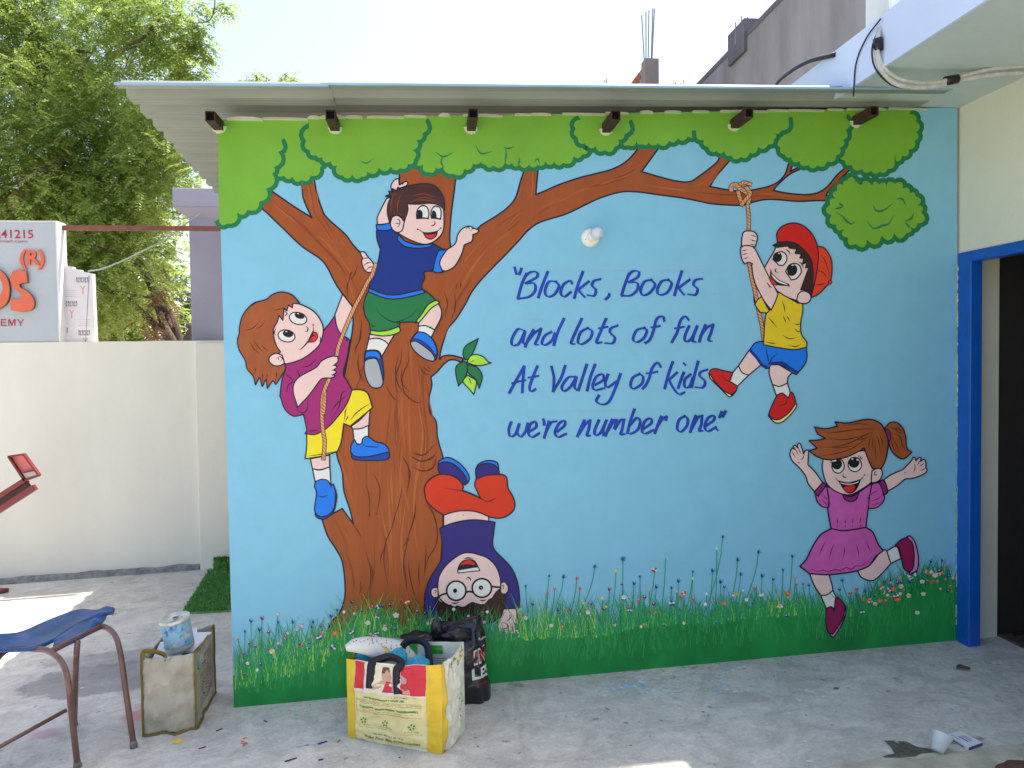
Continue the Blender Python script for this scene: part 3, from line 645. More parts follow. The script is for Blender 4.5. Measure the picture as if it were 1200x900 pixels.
f.st("@D1 420,250 450,258 474,270;415,285 445,297 470,300;418,318 440,332 458,330;345,382 370,376 392,374;348,412 372,408 396,402;360,446 380,442 402,430", 1.2)
f.part('hair').fill('hair3', "@D1 605,335! 660,312 760,305 850,345 915,430 938,520 935,640 915,745! 870,705 835,702! 880,580 905,515! 875,522! 887,475! 850,492! 860,445! 828,440! 840,408! 788,402! 802,365! 740,358! 728,342 640,352!")
f.part('skin').fill('skin', "@D1 812,742! 805,790 838,815 890,812 918,780 912,740 875,715 838,718")
f.part('cap').fill('cap', "@D1 975,340! 1030,358 1080,430 1095,520 1082,630 1040,682 980,740 920,768! 950,640 970,520")
f.st("@D1 1000,410 1040,470 1078,590;970,540 1020,562 1062,612;945,662 1000,660 1045,648", 1.1); f.fill('cap', ell(1078, 640, 14, 16, 0, 10), 1.2)
f.fill('red', "@D1 645,310! 638,240 680,180 760,152 840,165 920,230 970,330 980,450 960,600 930,725! 938,560 920,450 870,380 800,322 730,305", 1.6)
f.part('eye').fill('white', "@D1 655,500! 690,500 720,455 712,410 675,388 630,405 605,450!").fill('black', ell(643, 432, 38, 42, 15), 0).fill('white', ell(655, 402, 8, 5, 0, 8), 0)
f.part('eye#2').fill('white', "@D1 758,622! 800,610 838,560 830,510 790,485 740,500 710,552!").fill('black', ell(765, 540, 42, 50, 15), 0).fill('white', ell(768, 500, 9, 6, 0, 8), 0)
f.part('mouth').fill('black', "@D1 585,555! 592,620 645,660 735,668! 660,630 615,590", 1.3).fill('tongue', "@D1 572,605! 590,598 640,662 598,658!", 1).fill('white', "@D1 588,558! 600,600 650,645 715,665! 735,658 660,625 610,580", 1).st("@D1 583,530 590,550 592,560;725,668 738,665 740,685", 1.3)
f.part('skin').st("@D1 640,525 625,535 630,555 650,560;705,365 735,385 752,418;815,468 845,490 858,528;555,640 575,670 600,690", 1.4)
o = f.build(mw, root='painted_boy'); o['label'] = 'painted boy in a red cap and yellow shirt swinging on a rope'

# ---- girl in a pink dress
f = Fig(.0195)
f.part('skin').fill('skin', "@E1 160,470! 130,440 90,400 72,355 78,322 92,300 105,312! 100,285 115,280 130,300! 135,268 150,265 165,300 178,345! 195,318 215,322 215,360 212,430! 270,490 328,572! 265,642! 215,580 195,520")
f.st("@E1 88,318 100,350 115,372;108,295 122,325 140,358;135,290 148,325 158,350;152,395 172,380 186,345;128,412 150,418", 1.1)
f.fill('skin', "@E1 800,552! 860,510 955,468! 1020,400 1032,375 1050,378 1055,400! 1080,375 1095,380 1090,405! 1115,388 1128,400 1135,425 1132,452! 1142,470 1135,490 1100,512 1040,535 970,542! 900,600 828,642!")
f.st("@E1 1035,495 1048,460 1045,420;1065,440 1080,410 1090,400;1080,450 1105,430 1122,418;1085,475 1110,470 1128,455;968,485 972,500", 1.1)
f.part('leg').fill('skin', "@E2 225,380! 375,385! 400,470 407,515! 360,547 312,552! 260,470")
f.part('sock').fill('white', "@E2 312,552! 360,547 407,513! 438,585 430,650! 400,650 355,650!").st("@E2 380,530 410,560 440,590", .9, 'g1')
f.part('shoe').fill('rose', "@E2 508,635! 508,690 480,770 440,840 410,878 385,858! 400,760").fill('wine', "@E2 355,655! 395,640 418,672! 430,570 470,590 505,635! 485,730 445,800 405,855! 370,840 352,760")
f.st("@E2 498,655 503,680;490,700 494,712;478,740 484,752;460,775 468,785;440,805 448,815", 1)
f.part('leg#2').fill('skin', "@E2 790,195! 828,205 860,302! 800,370 740,425 690,435 630,410 600,360! 690,320")
f.part('sock#2').fill('white', "@E2 828,205! 905,170 940,262! 860,303!")
f.part('shoe#2').fill('rose', "@E2 985,92! 1010,88 1040,120 1062,180 1076,270 1066,350 1030,378! 1005,372").fill('wine', "@E2 893,160! 940,118 988,98! 1030,150 1042,240 1035,330 1010,370! 965,345 945,270 925,185")
f.part('dress').fill('pink', "@E1 325,575! 268,650! 285,720 330,760 378,768! 390,700 365,595").fill('pink', "@E1 665,640! 720,580 780,570! 808,660 800,720 750,765 688,774!")
f.fill('pink', "@E1 358,598! 430,630 490,660 540,680 610,645 712,575! 690,700 682,780 668,890 @E2 667,20! 500,45 393,32! @E1 378,850 368,780 375,700", 1.6)
f.fill('pink', "@E2 393,30! 500,46 667,20! 720,60 760,150 800,202! 740,250 690,320 600,360! 480,380 350,390 225,382! 150,325! 200,270 250,170 310,80", 1.7)
f.fill('plum', "@E1 328,568! 352,592 292,678! 260,645!").fill('plum', "@E1 765,565! 806,553 835,640 803,672! 792,620").fill('plum', "@E1 480,660! 550,680 612,645! 590,700 545,718 500,700")
f.st("@E2 165,328 210,352 250,350 290,366 330,355 372,366 420,350 465,357 510,335 550,346 590,320 630,322 670,292 700,272 712,245 748,225;@E2 352,125 322,180 300,245;415,150 395,200 378,270;498,165 497,210 485,262;590,150 605,210 613,270;665,130 685,170 700,210;@E1 440,845 444,895;505,855 502,895;565,845 560,895;628,835 615,895;325,650 350,690 385,710;320,700 350,735 365,735;770,625 720,650 690,680;790,675 750,700 700,715;790,715 750,735 700,745;680,650 685,720 680,770;375,700 385,740 375,770;@E2 440,0 440,25;505,0 502,25;560,0 562,25;625,0 618,20", 1.3, 'plum')
f.part('skin').fill('skin', "@E1 330,385! 325,460 350,560 400,620 480,660 540,668 600,640 680,590 720,555! 740,440 680,330 560,330 400,340")
f.part('ponytail').fill('hair', "@E1 812,145! 850,105 900,100 950,140 975,210 985,300 1024,335! 960,385 900,360 860,310 843,245 852,190!").fill('plum', ell(836, 200, 22, 50, -8, 14), 1.3)
f.st("@E1 850,130 900,160 940,190;860,180 930,210 950,280 990,340;860,200 900,270 930,340;860,240 880,300 905,330;870,150 920,150 950,190", 1.1, 'line')
f.part('hair').fill('hair', "@E1 218,322! 285,302! 220,242! 285,240 350,225! 290,190 265,138! 350,150 442,130! 425,97! 520,105 640,80 720,80 780,110 808,150! 838,240 832,330 812,410 782,462! 718,462! 705,440 680,380 650,300! 600,330 500,375 380,392 290,370", 1.6)
f.st("@E1 300,155 380,180 520,165 660,150 740,155;480,125 600,110 700,120;370,225 480,235 600,215 700,180;300,295 420,290 540,260 660,200 720,170;270,360 400,350 540,310 650,240 720,180;690,320 690,260 710,200;715,340 715,270 725,200;745,400 738,300 735,210;775,330 765,250 750,200;800,310 790,240 770,190;580,240 640,230 690,190;400,295 480,295 560,285", 1.1, 'line')
f.part('skin').fill('skin', "@E1 712,480! 750,460 785,468 792,510 770,552 730,570 708,562").st("@E1 725,520 735,490 755,485;730,510 745,505 742,525", 1.1)
f.part('eye').eye(447, 440, 49, 57, 0, 438, 425, 41, 43).part('eye#2').eye(578, 430, 53, 55, 0, 572, 412, 43, 43)
f.fill('white', ell(412, 400, 10, 8, 0, 8), 0).fill('white', ell(600, 392, 9, 9, 0, 8), 0)
f.st("@E1 400,420 380,405;405,410 385,390;415,400 400,385;600,380 615,355;610,388 632,360;618,395 640,370", 1.1)
f.part('mouth').fill('black', "@E1 455,560! 530,573 622,548! 590,620 545,652 500,632", 1.4).fill('tongue', "@E1 488,612 540,588 582,602 552,645 512,640", 0).fill('white', "@E1 457,562! 530,572 618,550! 600,575 530,590 472,580", 1).st("@E1 420,528 455,560 540,574 622,548 655,512;648,508 662,512;490,655 520,668 550,660", 1.6)
f.part('skin').st("@E1 490,495 485,520 505,530 518,522", 1.3)
o = f.build(mw, root='painted_girl'); o['label'] = 'painted girl in a pink dress and ponytail jumping with arms raised'

# ---- hand lettering
LET = [
 ('T1', "60,62 66,82 70,98;97,68 92,85 85,100", "125,95 100,150 78,228;115,112 145,88 180,88 180,115 120,148!;120,148! 165,148 172,185 140,220 78,232", "240,85 208,165 188,225", "285,138 245,140 225,190 240,220 275,208 300,165 285,138", "372,150 360,134 325,155 310,200 330,220 365,195", "430,85 400,165 383,228;462,138 405,182! 418,200 440,222", "525,125 490,135 480,160 500,185 490,215 455,212", "573,205 568,220 552,235"),
 ('T1', "680,95 655,160 640,210;672,108 700,82 732,86 725,115 678,142!;678,142! 722,145 725,180 690,213 640,216", "800,128 762,140 742,185 755,212 790,200 820,158 800,128", "893,128 855,138 832,185 845,210 885,198 910,152 893,128", "965,82 940,160 925,213;1008,128 948,172! 958,188 978,210", "1075,123 1040,130 1028,155 1050,180 1038,210 998,207"),
 ('T2', "110,122 75,115 45,165 47,198 80,190 112,128! 102,180 118,200", "157,118 132,160 113,207;116,192 158,138 196,112! 182,155 165,192 182,196", "250,128 215,150 200,188 222,196 255,170 268,135;315,60 283,130 262,198"),
 ('T2', "408,60 375,130 352,187 372,192", "440,108 403,130 388,180 410,192 450,165 462,128 440,108", "535,60 505,130 484,185 512,183;497,110 520,107 542,102", "595,95 560,110 556,132 580,160 568,188 530,187"),
 ('T2', "735,107 695,120 675,165 695,182 730,162 747,125 735,107", "838,72 830,48 798,62 782,120 762,170 738,187;770,105 792,103 815,97"),
 ('T2', "965,67 948,48 922,70 905,130 877,183;893,110 915,108 940,102", "967,98 946,148 948,178 978,165 1010,98;1010,98 990,150 986,178 1002,181", "1052,92 1032,140 1020,180;1025,152 1058,108 1092,90! 1082,130 1067,172 1086,177"),
 ('T3', "30,180 68,112 108,42;108,42 102,110 98,178;45,130 80,120 115,114", "177,40 152,100 136,152 145,172 168,160;130,100 155,97 182,91"),
 ('T3', "250,42 263,100 260,172;258,172 300,102 322,38", "375,95 338,100 305,145 315,170 347,150 380,98! 370,148 382,165", "434,32 412,100 390,167", "477,32 452,100 436,168", "478,138 520,112 517,83 485,95 465,140 478,165 527,155", "545,83 530,130 545,150 592,118;610,80 585,150 550,225 512,240 484,222 497,193"),
 ('T3', "710,80 675,100 662,140 680,158 720,132 727,97 710,80", "820,45 803,22 775,50 760,100 742,138 725,158;745,78 775,75 802,69"),
 ('T3', "882,18 860,80 840,157;905,73 862,112! 885,155 915,187 943,177", "940,73 925,110 910,155;938,25 948,35", "975,83 945,110 945,150 970,145 987,100;1014,15 997,80 980,152", "1063,58 1030,70 1022,90 1050,120 1038,152 1000,150"),
 ('T3', "40,332 28,370 35,405 62,395 82,342;82,342 72,385 90,408 115,380 127,338", "135,382 170,357 165,330 140,345 130,390 150,410 187,390", "207,317 212,330 212,347", "237,328 225,370 212,414;222,382 248,335 277,328", "280,382 318,350 318,325 290,340 268,385 285,410 327,393"),
 ('T3', "422,322 402,365 385,407;393,395 425,345 452,322! 445,365 434,402 452,402", "497,322 475,375 480,400 507,385 537,322;535,325 520,370 522,402", "567,318 548,360 531,404;545,375 575,325 590,320! 578,365;580,368 610,322 628,318! 618,370 610,396 632,394", "682,265 660,330 645,390;655,352 695,310 712,330 700,370 665,392 645,388", "730,367 770,337 765,312 735,330 722,377 740,392 782,373", "822,302 805,345 788,390;800,357 828,315 850,303! 845,322"),
 ('T3', "945,300 915,320 905,365 925,382 955,352 960,317 945,300", "1002,298 985,340 973,385;980,367 1012,310 1035,298! 1030,345 1020,377 1037,377", "1055,352 1095,322 1095,298 1065,312 1048,355 1065,380 1107,358", "1110,368 1117,375", "1137,278 1131,292 1125,307;1157,275 1150,290 1142,305")]
f = Fig(.0080)
for i, row in enumerate(LET):
    cur[0] = row[0]; f.part('word#%d' % i)
    for g in row[1:]:
        for one in g.split(';'):
            f.lv = .008 + len(f.curp.f) * 4e-6
            f.line(spline(pts('@%s ' % row[0] + one), False, 7), 3.25, 'text', 0, nib=.35)
rt = empty('lettering', (0, 0, 0)); rt.parent = mw; rt.location = -mw.location
for nm, b_ in f.b.items():
    o = b_.build('word', None); o.parent = rt; o.matrix_parent_inverse = Matrix()
# faint ruling lines left under the lettering
f = Fig(.0006); f.part('pencil_line')
for (xa, ya, xb, yb) in ((612, 318, 826, 316), (780, 317, 850, 317), (592, 374, 650, 374), (630, 440, 650, 440), (800, 436, 850, 434), (595, 459, 850, 452), (625, 483, 760, 480), (820, 345, 860, 344), (592, 513, 700, 509)):
    f.line([(xa + (xb - xa) * t / 6, ya + (yb - ya) * t / 6) for t in range(7)], .45, 'grey', 1)
f.build(mw)

# ---- painted meadow with flowers
f = Fig(.0150); f.part('meadow')
bandtop = pts("@S 273,792 300,780 330,772 370,762 404,744 440,736 480,742 520,750 560,748 600,742 660,739 710,737 740,729 800,723 833,726 860,719 893,716 927,714 960,713 985,716 1020,706 1045,696 1075,684 1100,676 1122,690")
top = spline(bandtop, False, 6)
f.fill('grassd', top + [(1122, 750.5), (274, 829.5)], 0)
meadow = f.b['meadow'].build('painted_meadow', mw)
bt = [(p[0], p[1]) for p in top]
def band_y(x):
    for i in range(len(bt) - 1):
        if bt[i][0] <= x <= bt[i + 1][0]:
            t = (x - bt[i][0]) / (bt[i + 1][0] - bt[i][0] + 1e-9); return bt[i][1] * (1 - t) + bt[i + 1][1] * t
    return 800
base_y = lambda x: 829 - 79 * (x - 274) / 848
f = Fig(.0152); f.part('grass_blades')
def blade(x, y, h, lean, wd, m):
    q = [(x + lean * (t / 5) ** 1.7, y - h * t / 5 * (1 - .08 * (t / 5))) for t in range(6)]
    f.line(q, wd, m, -1)
random.seed(11)
for i in range(4600):
    x = random.uniform(275, 1121); by = band_y(x)
    left = x < 520; inbush = x > 1000
    dens = 1 if left else .55
    hmax = 48 if left else (38 if x < 760 else 30)
    if 584 < x < 609: hmax = 7
    if 940 < x < 1012: hmax = 22
    if 604 < x < 700 or 320 < x < 470: hmax = 46
    y0 = by + random.uniform(2, 24 if left else 10)
    if random.random() > dens + .2: continue
    h = random.uniform(.2, 1) ** 1.5 * hmax * 1.1 + 7
    if i % 4 == 0: y0 = random.uniform(by + 6, base_y(x) - 14); h = random.uniform(14, 34)
    m = random.choice(('g1', 'g1', 'g2', 'g3' if (left or 600 < x < 700 or 900 < x < 935) else 'g4', 'g4', 'grassd')) if not inbush else random.choice(('g5', 'grassd', 'grassd', 'g1', 'g4'))
    if i % 4 == 0: m = random.choice(('g6', 'g6', 'grassd', 'g1'))
    if x > 1085: h *= .8
    h = min(h, y0 - 20)
    f.lv = .0152 + (i % 90) * 1.2e-5
    lean = random.uniform(-14, 14) * h / 40
    lean = max(274.5 - x, min(1121 - x, lean))
    blade(x, y0, h, lean * 1.25, random.uniform(.6, 1.8), m)
flowers = [  # x, y, kind, colour, base x
 *[(x, y, k, c, b) for x, y, k, c, b in [
 (294, 728, 'v', 'fblue', 296), (287, 740, 'v', 'fblue', 284), (307, 725, 'v', 'fplum', 305), (304, 738, 'v', 'fblue', 303), (325.5, 720, 'd', 'fpeach', 314), (326, 729, 'v', 'fblue', 330),
 (343, 729, 'v', 'fblue', 336), (315, 741, 'd', 'fplum', 314), (348, 738, 'd', 'fpeach', 338), (354, 734, 'd', 'fpeach', 349), (337, 742, 'd', 'fpeach', 334), (367, 729, 'v', 'fblue', 352), (365, 735, 'v', 'fblue', 358),
 (376, 734, 'v', 'fplum', 384), (388, 722, 'v', 'fblue', 387), (395, 715, 'v', 'fblue', 398), (393, 742, 'f', 'forange', 393), (279, 749, 'd', 'forange', 296), (292, 754, 'd', 'fplum', 296), (286, 766, 'd', 'fplum', 290), (326, 754, 'd', 'fpeach', 328),
 (403, 717, 'd', 'fwhite', 403), (412, 706, 'v', 'indigo', 412), (415, 719, 'd', 'fpeach', 414), (424, 716, 'd', 'indigo', 423), (435, 711, 'v', 'fred', 434), (441, 713, 'd', 'fblue', 441), (448, 711, 'v', 'indigo', 449), (457, 709, 'd', 'indigo', 458),
 (474, 712, 'v', 'indigo', 474), (477, 705, 'f', 'fred', 478), (464, 721, 'f', 'fwhite', 464), (431, 730, 'f', 'fwhite', 430), (451, 737, 'f', 'fwhite', 451), (439, 745, 'f', 'fplum', 439), (489, 717, 'd', 'fplum', 489), (479, 727, 'd', 'forange', 479), (498, 719, 'd', 'indigo', 498),
 (531.7, 714, 'd', 'fwhite', 526), (504, 712, 'd', 'fplum', 500), (551.5, 733, 'v', 'forange', 552), (566, 718, 'd', 'fplum', 560), (571, 717, 'd', 'fwhite', 567), (549, 722, 'd', 'fwhite', 549), (567.6, 729, 'd', 'rose', 560), (557, 747, 'd', 'fwhite', 557),
 (616, 687, 'v', 'fblue', 622), (624, 708, 'v', 'fblue', 625), (643.5, 675, 'v', 'fblue', 627), (642, 695, 'v', 'fred', 636), (650, 690, 'd', 'fred', 640), (660.5, 676, 'v', 'fblue', 634), (676, 678, 'v', 'fred', 660), (697, 664, 'v', 'fblue', 664),
 (679.5, 690, 'v', 'fred', 665), (654, 715, 'v', 'fblue', 650), (668, 715, 'v', 'fplum', 670), (684, 707, 'd', 'fpeach', 672), (693, 708, 'v', 'fplum', 712), (689, 718, 'f', 'fwhite', 700), (616, 724, 'f', 'fpeach', 618), (646, 733, 'f', 'fwhite', 646),
 (706, 701, 'd', 'fyel', 706), (710, 711, 'd', 'fyel', 710), (707, 714, 'v', 'fplum', 706), (714, 691, 'v', 'fplum', 712), (722, 669, 'd', 'fyel', 712), (730, 655, 's', 'fblue', 728), (729, 685, 'v', 'fplum', 748), (731, 700, 'f', 'fwhite', 730), (743, 684, 'v', 'fblue', 738), (750, 676, 'v', 'fblue', 751),
 (767, 668, 'f', 'fplum', 755), (755.5, 700, 'd', 'fplum', 748), (761, 691, 'd', 'fpeach', 762), (769, 688, 'v', 'fblue', 763), (780, 652, 's', 'chalk', 774), (787, 689, 'v', 'fblue', 783), (795, 681, 'v', 'fblue', 793), (793, 693, 'd', 'fpeach', 794), (812, 670, 'v', 'fblue', 800), (812, 678, 'd', 'chalk', 806),
 (801.5, 695, 'f', 'fred', 800), (812.6, 702, 'd', 'fred', 808), (847, 629, 'v', 'fblue', 821), (840, 643, 'd', 'chalk', 838), (835, 669, 'v', 'fblue', 828), (844.5, 682, 'v', 'fblue', 842), (848.7, 688, 'v', 'fblue', 846), (828, 696, 'd', 'fwhite', 829), (837, 705, 'd', 'fred', 836), (849, 707, 'f', 'forange', 848),
 (864.5, 656, 'v', 'fblue', 851), (868, 673, 'v', 'fblue', 856), (863, 696, 's', 'fyel', 863), (889, 647, 'v', 'fblue', 864), (893, 675, 'v', 'fblue', 890), (885.6, 689, 'd', 'fred', 896), (906, 679, 'v', 'fblue', 900), (893.5, 697, 'd', 'fwhite', 893), (928.5, 652, 'v', 'fblue', 922), (917.5, 668, 'v', 'fblue', 915),
 (932, 676, 'd', 'rose', 928), (923.6, 695, 'f', 'forange', 922), (933, 685, 'd', 'fred', 942), (941, 684, 'd', 'fplum', 950), (948, 686, 'v', 'fblue', 956), (987, 680, 'v', 'fblue', 1004), (984, 691, 'v', 'fblue', 996), (996.6, 695, 'd', 'fred', 996), (1004, 690, 'd', 'fred', 1006), (1014, 693, 'v', 'fblue', 1012),
 (1020, 705, 'f', 'fplum', 1020), (1031, 704, 'f', 'forange', 1031), (1037, 694, 'f', 'fplum', 1037), (1036, 682, 'v', 'fblue', 1048), (1047, 688, 'v', 'fblue', 1048), (1052, 702, 'f', 'forange', 1052), (1056, 683, 'v', 'fblue', 1060), (1066, 682, 'v', 'fblue', 1072), (1065, 698, 'f', 'fpeach', 1065),
 (1081.5, 678, 'v', 'fblue', 1081), (1087, 681, 'd', 'fplum', 1087), (1091, 658, 'v', 'fblue', 1100), (1104, 657, 'v', 'fblue', 1098), (1110, 664, 'd', 'fred', 1104), (1096, 674, 'f', 'fwhite', 1096), (1108, 679, 'd', 'fred', 1104), (1102, 690, 'd', 'fpeach', 1102), (1082, 696, 'f', 'fwhite', 1082), (1110, 693, 'v', 'fblue', 1110), (1075, 718, 'f', 'fwhite', 1075)]]]
for k in range(95):
    x = random.choice((random.uniform(280, 520), random.uniform(600, 935), random.uniform(1010, 1118), random.uniform(1020, 1118)))
    by = band_y(x); flowers.append((x, by - random.uniform(-8, 26 if x < 1000 else 14), random.choice('vdddf'), random.choice(('fblue', 'fblue', 'fred', 'fplum', 'fwhite', 'fpeach', 'forange')), x + random.uniform(-6, 6)))
for i, (x, y, k, c, b) in enumerate(flowers):
    y0 = max(band_y(b) + 5, y + 8); f.lv = .0171 + (i % 40) * 1e-5
    f.line([(x + (b - x) * (t / 5) ** 1.6, y + (y0 - y) * (t / 5)) for t in range(6)], .8, 'g4' if i % 3 else 'g1', 0)
o = f.b['grass_blades'].build('grass_blades', meadow); o['kind'] = 'stuff'
for i, (x, y, k, c, b) in enumerate(flowers):
    f = Fig(.0176); f.part('flower'); r = random.uniform(1.6, 2.5); ang = math.atan2(-1, (x - b) * .05 + random.uniform(-.3, .3))
    ca, sa = math.cos(ang), math.sin(ang)
    def loc(a, s_): return (x + ca * a - sa * s_, y + sa * a + ca * s_)
    if k == 'v':
        f.fill(c, [loc(-r, 0), loc(-r * .2, r * .85), loc(r * 1.3, r * .9), loc(r * .5, .1 * r), loc(r * 1.2, -r * .8), loc(-r * .2, -r * .7)], 0)
        f.fill('fwhite', [loc(r * .2, r * .5), loc(r * 1.0, r * .75), loc(r * .5, r * .25)], 0)
    elif k == 'd':
        f.fill(c, [(x + r * .9 * math.cos(a_) * random.uniform(.8, 1.1), y + r * .9 * math.sin(a_) * random.uniform(.8, 1.1)) for a_ in [j * .785 for j in range(8)]], 0)
        f.fill('fwhite', [(x - r * .1 + r * .35 * math.cos(a_), y - r * .45 + r * .25 * math.sin(a_)) for a_ in [j * 1.05 for j in range(6)]], 0)
    elif k == 'f':
        for j in range(5):
            a_ = j * 1.257 + i; f.fill('fwhite' if j % 2 and c != 'forange' else c, [(x + r * .95 * math.cos(a_) + r * .7 * math.cos(t * 1.05), y + r * .8 * math.sin(a_) + r * .55 * math.sin(t * 1.05)) for t in range(6)], 0)
        f.fill('fyel' if c != 'fyel' else 'forange', [(x + r * .4 * math.cos(t * 1.05), y + r * .35 * math.sin(t * 1.05)) for t in range(6)], 0)
    else:
        for j in range(7):
            a_ = j * .9; f.line([(x, y), (x + r * 1.0 * math.cos(a_), y + r * 1.0 * math.sin(a_)), (x + r * 2.0 * math.cos(a_), y + r * 1.7 * math.sin(a_))], 1.0, c, 1)
    f.b['flower'].build('flower', meadow)
# ================================================================== ROOF OVER THE MURAL WALL
zincm = mat('galvanised_underside', (142, 150, 142), rough=.5, var=.1, vscale=3, stretch=(.3, 1, 1), metal=.0, spec=.5, bump=.03, k=.9)
blueedge = mat('edge_sky_reflection', (140, 178, 200), rough=.4, var=.1)
rt = empty('roof_sheeting', (.6, 1.2, 2.77)); tag(rt, 'ribbed grey metal roof sheets overhanging the mural wall', 'roof')
def rz(x): return 2.757 + .0157 * (x + 1.33)
def sheet(x0f, x1f, yb, y0, y1, name, lift=0, x0b=None):
    m = MB(); ny = int((y1 - y0) / .01)
    def prof(y):
        c = (y - y0 - .055) % .21
        rib = 0
        if c < .02: rib = c / .02
        elif c < .085: rib = 1
        elif c < .105: rib = (.105 - c) / .02
        return rib * .045 + (.002 if .13 < c < .14 or .17 < c < .18 else 0)
    def fn(s, t):
        y = y0 + (y1 - y0) * t; xl = x0f + ((x0b if x0b is not None else x0f) - x0f) * ((y - y0) / (y1 - y0)); x = xl + (x1f - xl) * s
        return (x, y, rz(x) + lift + prof(y))
    m.grid(fn, 6, ny, zincm)
    o = m.build(name, rt); sm = o.modifiers.new('solid', 'SOLIDIFY'); sm.thickness = .0012; sm.offset = 1
    return o
sheet(-1.33, -.43, 0, -.25, 3.1, 'roof_sheet', 0, -1.585)
sheet(-.47, 2.51, 0, -.25, 3.1, 'roof_sheet', .004, -.47)
# drip edges: rolled front trim, pale blue painted in for reflected sky
mb = MB()
for (xa, xb, ya, lf) in ((-1.335, -.43, -.255, 0), (-.43, 2.515, -.262, .004)):
    za, zb = rz(xa) + lf, rz(xb) + lf
    mb.hexa([(xa, ya, za - .002), (xb, ya, zb - .002), (xb, ya + .007, zb - .002), (xa, ya + .007, za - .002), (xa, ya, za + .007), (xb, ya, zb + .008), (xb, ya + .007, zb + .008), (xa, ya + .007, za + .008)], blueedge)
mb.build('edge_trim', rt)
rust = mat('rusty_steel', (66, 44, 38), rough=.7, var=.45, vscale=18, metal=.2, bump=.3, k=1)
darkin = mat('tube_mouth_shade', (14, 12, 12), rough=.9)  # near-black plate colour stands in for shade in the open tube ends
for (fr, rt_) in [((246, 135), (257, 149)), ((387, 135), (393, 150)), ((557, 130), (552, 150)), ((722, 135), (710, 152)), ((878, 128), (860, 147)), ((1025, 127), (1003, 143))]:
    R = W(*rt_, 0); x = R.x; y0 = max(-.21, X(*fr, x).y); zc_ = R.z + .004; h = .022; wq = .021
    m = MB()
    for (a, c) in (((x - wq, y0, zc_ - h), (x - wq + .003, .19, zc_ + h)), ((x + wq - .003, y0, zc_ - h), (x + wq, .19, zc_ + h)), ((x - wq + .003, y0, zc_ + h - .003), (x + wq - .003, .19, zc_ + h)), ((x - wq + .003, y0, zc_ - h), (x + wq - .003, .19, zc_ - h + .003))): m.box(a, c, rust)
    m.box((x - wq + .003, y0 + .03, zc_ - h + .003), (x + wq - .003, y0 + .035, zc_ + h - .003), darkin)
    m.build('purlin', rt)
    m = MB()
    for k in range(14):
        a_ = -math.pi * .02 - math.pi * .96 * k / 13; rr = .034 + .008 * noise.noise((x * 5 + k * .9, 1, 2)); a2 = -math.pi * .02 - math.pi * .96 * (k + 1) / 13
        if k < 13: m.hexa([(x + math.cos(a_) * wq, -.012, zc_ + math.sin(a_) * h), (x + math.cos(a_) * rr, -.009, zc_ + math.sin(a_) * rr), (x + math.cos(a_) * rr, .01, zc_ + math.sin(a_) * rr), (x + math.cos(a_) * wq, .01, zc_ + math.sin(a_) * h),
                (x + math.cos(a2) * wq, -.012, zc_ + math.sin(a2) * h), (x + math.cos(a2) * (.034 + .008 * noise.noise((x * 5 + (k + 1) * .9, 1, 2))), -.009, zc_ + math.sin(a2) * (.034 + .008 * noise.noise((x * 5 + (k + 1) * .9, 1, 2)))), (x + math.cos(a2) * .034, .01, zc_ + math.sin(a2) * .034), (x + math.cos(a2) * wq, .01, zc_ + math.sin(a2) * h)], P['limewash'])
    m.build('mortar_patch', mw)

# ================================================================== HOUSE ON THE RIGHT
hs = empty('house', (2.74, -.6, .1)); tag(hs, 'pale house with projecting concrete canopy and blue framed doorway', 'building')
hcream = mat('cream_plaster', (202, 206, 190), rough=.8, var=.05, vscale=2, bump=.2, bscale=25, k=1.05)
slabm = mat('canopy_paint', (188, 200, 196), rough=.7, var=.06, vscale=2.5, bump=.15, k=1.0)
bluef = mat('gloss_blue_paint', (0, 84, 172), rough=.35, var=.1, vscale=8, bump=.15, bscale=35, spec=.5)
fasc = mat('fascia_paint', (196, 212, 238), rough=.7, var=.04, vscale=2, bump=.12, k=1.0)
dark = mat('unlit_room_shade', (40, 38, 36), rough=.9, k=1)  # near-black wall colour stands in for the darkness of the unlit room
XR = 2.745; DT = 2.02; y_a, y_b = -.10, -1.02
mb = MB()
mb.box((XR, -.0, -.1), (XR + .225, .3, 2.83), hcream); mb.box((XR, y_a + .0, DT + .05), (XR + .2, 0, 2.83), hcream)
mb.box((XR, y_b - .09, DT + .05), (XR + .2, y_a, 2.83), hcream); mb.box((XR, -5.5, -.1), (XR + .2, y_b - .09, 2.83), hcream)
mb.build('wall_face', hs)
df = MB()
pr = .012
df.box((XR - pr, y_a, .0), (XR + .055, -.004, DT + .055), bluef)
df.box((XR - pr, y_b - .09, .0), (XR + .055, y_b, DT + .055), bluef)
df.box((XR - pr, y_b, DT), (XR + .055, y_a, DT + .055), bluef)
o = df.build('door_frame', hs); bevel(o, .006)
